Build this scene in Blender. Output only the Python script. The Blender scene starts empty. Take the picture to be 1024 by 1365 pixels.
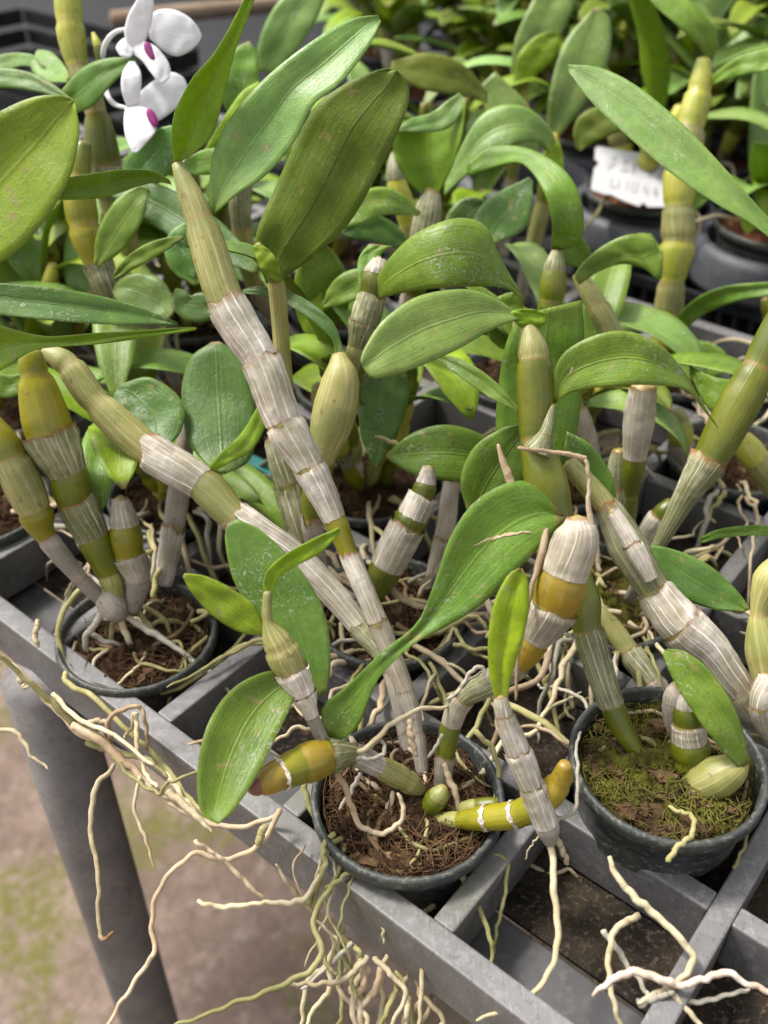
import bpy, math, random
from mathutils import Vector as V, Matrix, noise

random.seed(11)
S = bpy.context.scene
COL = S.collection
F, CX, CY = 1310.0, 512.0, 682.5            # focal length and centre of the 1024 x 1365 photograph
PITCH, H = math.radians(38.2), 0.31         # camera tilt and its height above the tray top (z = 0)
SP, CP = math.sin(PITCH), math.cos(PITCH)

def P(px, py, d):
    """a point d metres along the view axis, seen at photograph pixel (px, py)"""
    u, v = (px - CX) / F, (py - CY) / F
    return V((u * d, d * (CP - v * SP), H - d * (SP + v * CP)))
def dz(py, z):
    v = (py - CY) / F
    return (H - z) / (SP + v * CP)
def PZ(px, py, z=0.0):
    return P(px, py, dz(py, z))

# ------------------------------------------------------------------ tray grid
PITCHG = 0.07
GA = V((0.775, -0.632, 0)).normalized()
GB = V((0.632, 0.775, 0)).normalized()
N2 = V((0.0166, 0.168, 0))
def G(a, b, z=0.0):
    p = N2 + GA * (a * PITCHG) + GB * (b * PITCHG); p.z = z
    return p

# ------------------------------------------------------------------ materials
MATS = {}
class NT:
    def __init__(s, name):
        m = bpy.data.materials.new(name); m.use_nodes = True
        s.m = m; s.t = m.node_tree; s.t.nodes.clear()
        s.out = s.n('ShaderNodeOutputMaterial')
        s.b = s.n('ShaderNodeBsdfPrincipled'); s.l(s.b.outputs[0], s.out.inputs[0])
        s.tc = s.n('ShaderNodeTexCoord')
        MATS[name] = m
    def n(s, k, **kw):
        x = s.t.nodes.new(k)
        for a, b in kw.items(): setattr(x, a, b)
        return x
    def l(s, a, b): s.t.links.new(a, b)
    def put(s, sock, v):
        if hasattr(v, 'is_linked') or hasattr(v, 'links'): s.l(v, sock)
        else: sock.default_value = v
    def math(s, op, a, b=0.0, c=0.0):
        x = s.n('ShaderNodeMath', operation=op)
        for i, v in enumerate((a, b, c)): s.put(x.inputs[i], v)
        return x.outputs[0]
    def mix(s, f, a, b, mode='MIX'):
        x = s.n('ShaderNodeMix', data_type='RGBA', blend_type=mode)
        s.put(x.inputs[0], f)
        for i, v in ((6, a), (7, b)):
            if isinstance(v, tuple): v = (*v, 1.0)
            s.put(x.inputs[i], v)
        return x.outputs[2]
    def noise(s, scale, detail=3, rough=.55, vec=None, dist=0.0):
        x = s.n('ShaderNodeTexNoise'); x.inputs['Scale'].default_value = scale
        x.inputs['Detail'].default_value = detail; x.inputs['Roughness'].default_value = rough
        x.inputs['Distortion'].default_value = dist
        s.l(vec if vec is not None else s.tc.outputs['Object'], x.inputs['Vector'])
        return x.outputs['Fac']
    def ramp(s, v, a, b):
        x = s.n('ShaderNodeMapRange', interpolation_type='SMOOTHSTEP')
        s.put(x.inputs[0], v); x.inputs[1].default_value = a; x.inputs[2].default_value = b
        return x.outputs[0]
    def uv(s):
        x = s.n('ShaderNodeSeparateXYZ'); s.l(s.tc.outputs['UV'], x.inputs[0])
        return x.outputs[0], x.outputs[1]
    def rnd(s):
        return s.n('ShaderNodeObjectInfo').outputs['Random']
    def scaled(s, sx, sy, sz, src='Object'):
        x = s.n('ShaderNodeMapping'); s.l(s.tc.outputs[src], x.inputs[0]); x.inputs['Scale'].default_value = (sx, sy, sz)
        return x.outputs[0]
    def bump(s, h, strength, dist=0.0005):
        x = s.n('ShaderNodeBump'); x.inputs['Strength'].default_value = strength; x.inputs['Distance'].default_value = dist
        s.l(h, x.inputs['Height']); s.l(x.outputs[0], s.b.inputs['Normal'])
        return x.outputs[0]
    def fin(s, col, rough=.5, spec=.5):
        s.put(s.b.inputs['Base Color'], (*col, 1) if isinstance(col, tuple) else col)
        s.put(s.b.inputs['Roughness'], rough); s.b.inputs['Specular IOR Level'].default_value = spec
        return s.m

def lines(n, u, count, width, warp_noise, warp=.012):
    """thin parallel veins running along the part"""
    uu = n.math('ADD', u, n.math('MULTIPLY', n.math('SUBTRACT', warp_noise, .5), warp * 2))
    # uneven spacing and strength from one vein to the next
    low = n.noise(1.0, 1, .5, n.scaled(7.3, .5, 1, 'UV'))
    uu = n.math('ADD', uu, n.math('MULTIPLY', n.math('SUBTRACT', low, .5), 1.5 / count))
    q = n.math('MULTIPLY', uu, count)
    dd = n.math('ABSOLUTE', n.math('SUBTRACT', n.math('FRACT', q), .5))
    wn2 = n.n('ShaderNodeTexWhiteNoise', noise_dimensions='1D')
    n.l(n.math('ADD', n.math('FLOOR', q), n.math('MULTIPLY', n.rnd(), 50.0)), wn2.inputs['W'])
    brk = n.ramp(n.noise(1.0, 2, .5, n.scaled(count, 2.2, 1, 'UV')), .3, .55)
    amp = n.math('MULTIPLY', n.math('ADD', .35, n.math('MULTIPLY', wn2.outputs[0], .65)), n.math('ADD', .45, n.math('MULTIPLY', brk, .55)))
    return n.math('MULTIPLY', amp, n.math('SUBTRACT', 1.0, n.ramp(dd, 0.0, width)))

def leaf_mat(name, c1, c2, vein, rough, spec, transl, specks=.5, midgain=.35, veincount=15, under=False):
    n = NT(name); u, v = n.uv()
    wn = n.noise(40, 2)
    big = n.noise(45, 3, .6)
    stretch = n.noise(1.0, 3, .6, n.scaled(13, 1.4, 1, 'UV'))
    col = n.mix(n.ramp(big, .35, .68), c1, c2)
    col = n.mix(n.math('MULTIPLY', n.ramp(stretch, .4, .75), .3), col, vein)
    ln = lines(n, u, veincount, .32, wn, .006)
    col = n.mix(n.math('MULTIPLY', ln, .16), col, vein)
    dm = n.math('ABSOLUTE', n.math('SUBTRACT', u, .5))
    mid = n.math('SUBTRACT', 1.0, n.ramp(dm, 0.0, .03))
    col = n.mix(n.math('MULTIPLY', mid, midgain), col, vein if not under else (.07, .10, .02))
    edge = n.ramp(dm, .465, .497)
    col = n.mix(n.math('MULTIPLY', edge, .5), col, (.20, .26, .06))
    base = n.math('SUBTRACT', 1.0, n.ramp(v, 0.0, .16))
    col = n.mix(n.math('MULTIPLY', base, .5), col, (.25, .29, .06))
    # per leaf variation
    hs = n.n('ShaderNodeHueSaturation'); r = n.rnd()
    n.l(n.math('ADD', .485, n.math('MULTIPLY', r, .03)), hs.inputs['Hue'])
    r2 = n.math('FRACT', n.math('MULTIPLY', r, 7.31))
    n.l(n.math('ADD', .78, n.math('MULTIPLY', r2, .42)), hs.inputs['Value'])
    hs.inputs['Saturation'].default_value = 1.1
    n.l(col, hs.inputs['Color']); col = hs.outputs[0]
    # mottling, cross veinlets, yellow flecks and small tan blemishes
    mot = n.noise(210, 4, .65)
    col = n.mix(n.math('MULTIPLY', n.ramp(mot, .42, .62), .28), col, tuple(x * .55 for x in c1))
    vor = n.n('ShaderNodeTexVoronoi', feature='DISTANCE_TO_EDGE'); vor.inputs['Scale'].default_value = 1.0
    n.l(n.scaled(16, 24, 1, 'UV'), vor.inputs['Vector'])
    ret = n.math('SUBTRACT', 1.0, n.ramp(vor.outputs['Distance'], 0.0, .10))
    col = n.mix(n.math('MULTIPLY', ret, .10), col, vein if not under else (.06, .09, .015))
    bl = n.ramp(n.noise(170, 2, .5), .66, .70)
    col = n.mix(n.math('MULTIPLY', bl, .6), col, (.25, .21, .07))
    pin = n.ramp(n.noise(900, 1, .5), .70, .74)
    col = n.mix(n.math('MULTIPLY', pin, .5), col, (.03, .045, .01))
    tipb = n.math('MULTIPLY', n.ramp(n.math('ADD', v, n.math('MULTIPLY', n.math('SUBTRACT', big, .5), .10)), .955, .985), n.ramp(n.math('FRACT', n.math('MULTIPLY', n.rnd(), 13.7)), .62, .66))
    col = n.mix(n.math('MULTIPLY', tipb, .8), col, (.24, .16, .06))
    # dried water marks, thin and scratchy
    w1 = n.ramp(n.noise(420, 4, .7, dist=1.5), .56, .63)
    w2 = n.ramp(n.noise(38, 2, .5), .50, .62)
    wm = n.math('MULTIPLY', n.math('MULTIPLY', w1, w2), specks)
    col = n.mix(wm, col, (.45, .50, .42))
    dust = n.math('MULTIPLY', n.ramp(n.noise(1300, 2, .6), .62, .70), specks * .32)
    col = n.mix(dust, col, (.42, .45, .36))
    nb = n.bump(n.math('ADD', n.math('MULTIPLY', ln, -.12), n.math('ADD', n.math('MULTIPLY', mid, -.7), n.math('ADD', n.math('ADD', n.math('MULTIPLY', stretch, .7), n.math('MULTIPLY', mot, .9)), n.math('ADD', n.math('MULTIPLY', ret, -.16), n.math('MULTIPLY', big, 1.4))))), .4, .0006)
    n.fin(col, n.math('ADD', rough, n.math('MULTIPLY', n.math('ADD', big, wm), .16)), spec)
    tr = n.n('ShaderNodeBsdfTranslucent'); n.l(n.mix(.6, col, (.22, .34, .03)), tr.inputs[0])
    mx = n.n('ShaderNodeMixShader'); mx.inputs[0].default_value = transl
    n.l(n.b.outputs[0], mx.inputs[1]); n.l(tr.outputs[0], mx.inputs[2]); n.l(mx.outputs[0], n.out.inputs[0])
    return n.m

leaf_mat('leaf_upper', (.105, .200, .022), (.160, .275, .036), (.28, .38, .09), .36, .45, .24)
leaf_mat('leaf_under', (.125, .175, .018), (.17, .220, .030), (.22, .27, .055), .46, .35, .26, .14, .5, 14, True)
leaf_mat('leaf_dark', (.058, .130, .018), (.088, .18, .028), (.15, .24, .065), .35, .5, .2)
leaf_mat('leaf_young', (.190, .300, .020), (.245, .36, .030), (.33, .44, .08), .38, .42, .30, .25)
leaf_mat('leaf_pale', (.150, .260, .055), (.22, .34, .082), (.31, .42, .15), .34, .5, .22, .45)

def cane_mat(name, c1, c2, line, lamt, rough=.38, count=15, wrinkle=.2, spots=True, spec=.5):
    n = NT(name); u, v = n.uv(); wn = n.noise(60, 2)
    big = n.noise(70, 3, .6)
    st = n.noise(1.0, 3, .6, n.scaled(26, 1.1, 1, 'UV'))
    col = n.mix(n.ramp(big, .3, .7), c1, c2)
    col = n.mix(n.math('MULTIPLY', n.ramp(st, .42, .75), min(.4, lamt)), col, line)
    ln = lines(n, u, count, .16, wn, .012)
    col = n.mix(n.math('MULTIPLY', ln, lamt), col, line)
    grn = n.ramp(n.noise(48, 3, .6), .42, .62)
    col = n.mix(n.math('MULTIPLY', grn, .5), col, tuple(x * y for x, y in zip(c1, (.55, .72, .7))))
    if spots:
        sp = n.ramp(n.noise(280, 3, .6), .62, .68)
        col = n.mix(n.math('MULTIPLY', sp, .55), col, (.12, .07, .02))
    # darker brown rim where an internode ends
    fr = n.math('FRACT', v)
    ring = n.math('SUBTRACT', 1.0, n.ramp(n.math('MINIMUM', fr, n.math('SUBTRACT', 1.0, fr)), .0, .05))
    col = n.mix(n.math('MULTIPLY', ring, .45), col, (.30, .17, .06))
    hs = n.n('ShaderNodeHueSaturation'); r = n.rnd()
    n.l(n.math('ADD', .82, n.math('MULTIPLY', r, .36)), hs.inputs['Value']); n.l(col, hs.inputs['Color'])
    n.bump(n.math('ADD', n.math('MULTIPLY', ln, .4), n.math('ADD', n.math('MULTIPLY', st, 1.5), n.math('MULTIPLY', n.noise(330, 3, .6), .6))), wrinkle, .0007)
    return n.fin(hs.outputs[0], n.math('ADD', rough, n.math('MULTIPLY', big, .15)), spec)
cane_mat('cane_olive', (.215, .205, .045), (.28, .255, .075), (.56, .50, .28), .55, .42)
cane_mat('cane_amber', (.165, .152, .003), (.225, .20, .005), (.30, .28, .04), .25, .24)
cane_mat('cane_gold', (.27, .165, .009), (.25, .19, .012), (.36, .27, .05), .2, .28)
cane_mat('cane_green', (.088, .104, .003), (.140, .148, .006), (.18, .185, .025), .25, .28)
cane_mat('cane_yellow', (.34, .335, .022), (.42, .40, .05), (.54, .51, .20), .35, .34)
cane_mat('cane_dry', (.30, .245, .20), (.40, .335, .28), (.52, .46, .39), .5, .7, 20, .8, True, .2)
cane_mat('cane_tip', (.13, .03, .035), (.26, .10, .05), (.40, .25, .12), .3, .4)

def sheath_mat(name, c1, c2, line, lamt, alpha=0.0, count=17):
    n = NT(name); u, v = n.uv(); wn = n.noise(90, 2)
    big = n.noise(75, 4, .65); st = n.noise(1.0, 3, .6, n.scaled(40, 1.6, 1, 'UV'))
    col = n.mix(n.ramp(big, .34, .66), c1, c2)
    col = n.mix(n.math('MULTIPLY', n.ramp(st, .4, .7), .35), col, line)
    ln = lines(n, u, count, .12, wn, .012)
    col = n.mix(n.math('MULTIPLY', ln, lamt), col, line)
    cross = n.ramp(n.noise(1.0, 2, .5, n.scaled(4, 34, 1, 'UV')), .60, .72)
    col = n.mix(n.math('MULTIPLY', cross, .22), col, line)
    blot = n.ramp(n.noise(130, 4, .7, dist=.8), .55, .7)
    col = n.mix(n.math('MULTIPLY', blot, .35), col, tuple(x * .55 for x in c1))
    e = n.math('MULTIPLY', n.math('SUBTRACT', 1.0, n.ramp(v, 0.0, .075)), n.ramp(n.noise(120, 2), .36, .54))
    col = n.mix(n.math('MULTIPLY', e, .95), col, (.26, .115, .04))
    sp = n.ramp(n.noise(330, 3, .6), .70, .76)
    col = n.mix(n.math('MULTIPLY', sp, .6), col, (.13, .075, .04))
    hs = n.n('ShaderNodeHueSaturation'); r = n.rnd()
    n.l(n.math('ADD', .84, n.math('MULTIPLY', r, .3)), hs.inputs['Value']); n.l(col, hs.inputs['Color'])
    n.bump(n.math('ADD', n.math('MULTIPLY', ln, .6), n.math('ADD', n.math('MULTIPLY', st, 1.6), n.math('MULTIPLY', big, 2.0))), .55, .0007)
    n.fin(hs.outputs[0], .50, .4)
    thin = n.math('MULTIPLY', n.ramp(n.noise(55, 3, .6), .35, .62), alpha)
    n.put(n.b.inputs['Alpha'], n.math('SUBTRACT', 1.0, n.math('MULTIPLY', thin, n.math('SUBTRACT', 1.0, ln))))
    return n.m
sheath_mat('sheath_white', (.36, .30, .235), (.58, .51, .42), (.92, .87, .79), 1.0, .5, 15)
sheath_mat('sheath_green', (.17, .175, .075), (.23, .225, .115), (.66, .62, .46), 1.0, .62, 16)
sheath_mat('sheath_grey', (.29, .245, .185), (.42, .37, .29), (.64, .57, .47), .9, .38, 17)

def root_mat(name, c1, c2, c3, tipc=None):
    n = NT(name); u, v = n.uv()
    a = n.noise(110, 3, .6); b = n.noise(420, 3, .6); c = n.noise(24, 2, .5)
    col = n.mix(n.ramp(a, .35, .65), c1, c2)
    col = n.mix(n.math('MULTIPLY', n.ramp(c, .48, .66), .55), col, c3)
    col = n.mix(n.math('MULTIPLY', n.ramp(b, .66, .74), .5), col, (.16, .09, .05))
    if tipc: col = n.mix(n.math('MULTIPLY', n.ramp(v, .86, .97), .85), col, tipc)
    hs = n.n('ShaderNodeHueSaturation'); r = n.rnd()
    n.l(n.math('ADD', .62, n.math('MULTIPLY', r, .48)), hs.inputs['Value']); n.l(col, hs.inputs['Color'])
    st = n.ramp(n.noise(55, 4, .7), .52, .64)
    col = n.mix(n.math('MULTIPLY', st, .45), hs.outputs[0], tuple(x * .5 for x in c3))
    n.bump(n.math('ADD', b, n.math('MULTIPLY', a, 2.0)), .5, .0006)
    return n.fin(col, .65, .25)
root_mat('root_cream', (.46, .38, .23), (.58, .50, .33), (.36, .27, .13))
root_mat('root_tipped', (.46, .38, .23), (.58, .50, .33), (.36, .27, .13), (.20, .09, .04))
root_mat('root_tan', (.42, .31, .19), (.55, .44, .30), (.26, .16, .08))
root_mat('root_green', (.27, .245, .095), (.38, .34, .16), (.185, .185, .055))
root_mat('root_old', (.15, .085, .04), (.25, .165, .085), (.12, .105, .03))
root_mat('root_grey', (.36, .32, .25), (.46, .42, .34), (.25, .24, .17))
root_mat('root_brown', (.46, .34, .26), (.60, .49, .41), (.24, .13, .08))

def simple(name, c1, c2, c3, s1=40, s2=200, rough=.55, spec=.4, bump=.3, a3=.4, dist=.0006):
    n = NT(name); a = n.noise(s1, 4, .6); b = n.noise(s2, 4, .65)
    col = n.mix(n.ramp(a, .3, .7), c1, c2)
    col = n.mix(n.math('MULTIPLY', n.ramp(b, .5, .72), a3), col, c3)
    n.bump(n.math('ADD', a, b), bump, dist)
    return n.fin(col, n.math('ADD', rough, n.math('MULTIPLY', b, .15)), spec)
def tray_mat():
    n = NT('tray_plastic')
    a = n.noise(30, 4, .6); b = n.noise(260, 5, .7); c = n.noise(14, 3, .6)
    sc = n.noise(1.0, 3, .6, n.scaled(900, 60, 200))
    col = n.mix(n.ramp(a, .3, .7), (.098, .094, .093), (.152, .146, .143))
    col = n.mix(n.math('MULTIPLY', n.ramp(b, .50, .64), .34), col, (.26, .25, .245))
    col = n.mix(n.math('MULTIPLY', n.ramp(sc, .60, .72), .28), col, (.34, .33, .32))
    col = n.mix(n.math('MULTIPLY', n.ramp(c, .50, .70), .45), col, (.095, .10, .055))
    col = n.mix(n.math('MULTIPLY', n.ramp(n.noise(500, 4, .7), .57, .64), .45), col, (.045, .04, .032))
    n.bump(n.math('ADD', b, sc), .25, .0004)
    return n.fin(col, n.math('ADD', .40, n.math('MULTIPLY', b, .25)), .5)
tray_mat()
simple('tray_black', (.010, .010, .011), (.018, .018, .020), (.04, .04, .043), 60, 300, .75, .2)
simple('collar_plastic', (.050, .052, .060), (.075, .077, .085), (.13, .13, .14), 25, 160, .5, .4, .2)
simple('pot_black', (.016, .018, .020), (.028, .032, .034), (.11, .115, .10), 35, 320, .36, .5, .3, .5)
simple('pot_rim', (.024, .028, .027), (.048, .052, .042), (.19, .19, .15), 60, 420, .45, .5, .5, .7)
simple('bark_mix', (.022, .012, .007), (.06, .032, .016), (.13, .075, .035), 240, 800, .85, .15, 1.0, .6, .002)
simple('moss_mix', (.028, .016, .008), (.10, .10, .012), (.17, .18, .025), 62, 700, .9, .15, 1.0, .6, .002)
simple('bark_chip', (.035, .02, .012), (.12, .07, .035), (.26, .18, .10), 70, 500, .85, .15, .8, .5, .001)
simple('shade_debris', (.012, .011, .010), (.045, .033, .022), (.16, .12, .075), 55, 420, .9, .15, .8, .6, .002)  # dark tone painted for the shade under the tray, with debris specks
simple('red_bark', (.12, .045, .022), (.22, .085, .04), (.30, .15, .08), 240, 800, .85, .15, 1.0, .6, .002)
simple('fibre_brown', (.04, .02, .010), (.13, .072, .032), (.27, .18, .09), 90, 300, .8, .2, .2)
simple('fibre_moss', (.05, .028, .013), (.13, .125, .02), (.22, .19, .05), 62, 300, .8, .2, .2)
simple('post_metal', (.115, .105, .100), (.165, .152, .145), (.07, .06, .055), 34, 260, .55, .4, .25, .6)
simple('rail_metal', (.055, .054, .055), (.088, .085, .085), (.14, .135, .13), 16, 190, .5, .4, .2)
simple('wood_pole', (.20, .14, .10), (.27, .20, .14), (.18, .12, .08), 20, 160, .8, .2, .5)
def petal_mat():
    n = NT('petal_white'); u, v = n.uv()
    ln = lines(n, u, 11, .3, n.noise(40, 2), .01)
    col = n.mix(n.math('MULTIPLY', ln, .16), (.78, .77, .79), (.66, .62, .69))
    col = n.mix(n.math('MULTIPLY', n.math('SUBTRACT', 1.0, n.ramp(v, .0, .3)), .35), col, (.66, .60, .68))
    n.bump(ln, .2, .0004); n.fin(col, .5, .3)
    tr = n.n('ShaderNodeBsdfTranslucent'); tr.inputs[0].default_value = (.78, .77, .78, 1)
    mx = n.n('ShaderNodeMixShader'); mx.inputs[0].default_value = .35
    n.l(n.b.outputs[0], mx.inputs[1]); n.l(tr.outputs[0], mx.inputs[2]); n.l(mx.outputs[0], n.out.inputs[0])
petal_mat()
simple('lip_purple', (.15, .004, .09), (.24, .008, .14), (.10, .002, .06), 90, 400, .45, .4, .1)
simple('tag_white', (.46, .455, .46), (.50, .495, .50), (.42, .41, .41), 60, 500, .5, .3, .1, .2)
simple('tag_ink', (.30, .295, .305), (.35, .345, .35), (.36, .35, .35), 60, 500, .7, .2, .1, .5)
simple('leaf_scar', (.38, .27, .14), (.50, .40, .27), (.25, .15, .07), 200, 900, .7, .2, .4)
simple('teal_plastic', (.05, .28, .27), (.07, .36, .34), (.10, .40, .38), 60, 300, .4)
def ground_mat():
    n = NT('damp_floor')
    a = n.noise(9, 6, .7); b = n.noise(75, 6, .75); c = n.noise(3.6, 7, .68, dist=.5); e = n.noise(32, 5, .7)
    col = n.mix(n.ramp(a, .36, .64), (.165, .115, .092), (.285, .21, .17))
    col = n.mix(n.math('MULTIPLY', n.ramp(b, .46, .60), .5), col, (.13, .097, .08))
    col = n.mix(n.math('MULTIPLY', n.ramp(e, .55, .66), .5), col, (.38, .31, .26))
    moss = n.math('MULTIPLY', n.ramp(c, .49, .60), n.ramp(n.math('ADD', b, n.math('MULTIPLY', e, .6)), .62, .90))
    col = n.mix(n.math('MULTIPLY', moss, .9), col, (.135, .135, .03))
    n.bump(n.math('ADD', n.math('ADD', a, e), b), .8, .008)
    return n.fin(col, .8, .2)
ground_mat()

# ------------------------------------------------------------------ mesh helpers
def link(name, verts, faces, mats, parent=None, mi=None, uvs=None, smooth=True):
    me = bpy.data.meshes.new(name)
    org = V((0, 0, 0))
    if parent is not None:
        p = parent
        while p is not None:
            org = org + p.location; p = p.parent
    me.from_pydata([tuple(V(v) - org) for v in verts], [], faces)
    for m in mats: me.materials.append(MATS[m])
    if mi: me.polygons.foreach_set('material_index', mi)
    if uvs:
        lay = me.uv_layers.new(name='UVMap')
        flat = []
        for f in uvs:
            for c in f: flat += [c[0], c[1]]
        lay.data.foreach_set('uv', flat)
    me.polygons.foreach_set('use_smooth', [smooth] * len(me.polygons))
    me.update()
    o = bpy.data.objects.new(name, me); COL.objects.link(o)
    if parent is not None: o.parent = parent
    return o
def thing(name, label, cat, loc, group=None):
    o = bpy.data.objects.new(name, None); o.empty_display_size = .01
    COL.objects.link(o); o.location = loc; o['label'] = label; o['category'] = cat
    if group: o['group'] = group
    return o
def tag(o, label, cat, group=None, kind=None):
    if label: o['label'] = label
    if cat: o['category'] = cat
    if group: o['group'] = group
    if kind: o['kind'] = kind
    return o

def crom(pts, n, closed=False):
    """Catmull-Rom through tuples of any length, n samples evenly spread by chord length"""
    pts = [tuple(p) for p in pts]
    if len(pts) == 2:
        return [tuple(a + (b - a) * i / (n - 1) for a, b in zip(*pts)) for i in range(n)]
    L = [0.0]
    for a, b in zip(pts, pts[1:]): L.append(L[-1] + max(1e-9, math.dist(a[:2], b[:2]) if len(a) < 5 else math.dist(a[:3], b[:3])))
    q = [tuple(2 * a - b for a, b in zip(pts[0], pts[1]))] + pts + [tuple(2 * a - b for a, b in zip(pts[-1], pts[-2]))]
    out = []
    for i in range(n):
        s = L[-1] * i / (n - 1); k = 0
        while k < len(pts) - 2 and s > L[k + 1]: k += 1
        t = (s - L[k]) / (L[k + 1] - L[k]); p0, p1, p2, p3 = q[k:k + 4]
        out.append(tuple(.5 * (2 * b + (c - a) * t + (2 * a - 5 * b + 4 * c - e) * t * t + (3 * b - a - 3 * c + e) * t ** 3)
                         for a, b, c, e in zip(p0, p1, p2, p3)))
    return out

class Tube:
    """collects tubes into one mesh"""
    def __init__(s): s.v = []; s.f = []; s.uv = []; s.mi = []
    def add(s, pts, rad, ns=10, cap=True, mi=0, vs=None, jit=None, mis=None, vlen=1.0):
        pts = [V(p) for p in pts]; n = len(pts); b0 = len(s.v)
        t0 = (pts[1] - pts[0]).normalized()
        ref = V((0, 0, 1)) if abs(t0.z) < .9 else V((1, 0, 0))
        nx = t0.cross(ref).normalized(); prev = t0
        for i in range(n):
            t = (pts[min(i + 1, n - 1)] - pts[max(i - 1, 0)])
            t = t.normalized() if t.length > 1e-9 else prev
            ax = prev.cross(t)
            if ax.length > 1e-7: nx = Matrix.Rotation(prev.angle(t), 3, ax.normalized()) @ nx
            nx = (nx - t * nx.dot(t)).normalized(); ny = t.cross(nx); prev = t
            for j in range(ns):
                a = 2 * math.pi * j / ns
                r, off = rad[i], 0.0
                if jit: k = jit(i, j); r *= k[0]; off = k[1]
                s.v.append(pts[i] + (nx * math.cos(a) + ny * math.sin(a)) * r + t * off)
        for i in range(n - 1):
            va = vs[i] if vs else vlen * i / (n - 1); vb = vs[i + 1] if vs else vlen * (i + 1) / (n - 1)
            for j in range(ns):
                a, b = b0 + i * ns + j, b0 + i * ns + (j + 1) % ns
                s.f.append((a, b, b + ns, a + ns))
                s.uv.append(((j / ns, va), ((j + 1) / ns, va), ((j + 1) / ns, vb), (j / ns, vb)))
                s.mi.append(mis[i] if mis else mi)
        if cap:
            for i, rev in ((0, True), (n - 1, False)):
                c = len(s.v); s.v.append(pts[i] + (pts[i] - pts[1 if i == 0 else n - 2]).normalized() * rad[i] * .35)
                vv = vs[i] if vs else (0.0 if i == 0 else vlen)
                for j in range(ns):
                    a, b = b0 + i * ns + j, b0 + i * ns + (j + 1) % ns
                    s.f.append((b, a, c) if rev else (a, b, c)); s.uv.append(((j / ns, vv),) * 3)
                    s.mi.append((mis[0 if i == 0 else -1]) if mis else mi)
    def build(s, name, mats, parent=None):
        return link(name, s.v, s.f, mats, parent, s.mi, s.uv)

def box(v, f, c, ax, ay, az):
    """appends a box with centre c and half-axis vectors"""
    b = len(v)
    for sz in (-1, 1):
        for sx, sy in ((-1, -1), (1, -1), (1, 1), (-1, 1)):
            v.append(c + ax * sx + ay * sy + az * sz)
    for q in ((3, 2, 1, 0), (4, 5, 6, 7), (0, 1, 5, 4), (1, 2, 6, 5), (2, 3, 7, 6), (3, 0, 4, 7)):
        f.append(tuple(b + i for i in q))
def boxobj(name, mat, parent, c, ax, ay, az, bevel=.0008):
    v, f = [], []; box(v, f, c, ax, ay, az)
    o = link(name, v, f, [mat], parent, smooth=False)
    if bevel:
        m = o.modifiers.new('bevel', 'BEVEL'); m.width = bevel; m.segments = 2
    return o

# ------------------------------------------------------------------ plant parts
SEG = {'o': (0, None), 'y': (1, None), 'Y': (5, None), 'G': (2, None), 'w': (0, 'sheath_white'), 'g': (2, 'sheath_green'),
       's': (0, 'sheath_grey'), 't': (3, None), 'p': (4, None), 'L': (6, None), 'f': (1, 'fringe')}
CMATS = ['cane_olive', 'cane_amber', 'cane_green', 'cane_dry', 'cane_tip', 'cane_gold', 'cane_yellow']

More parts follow.
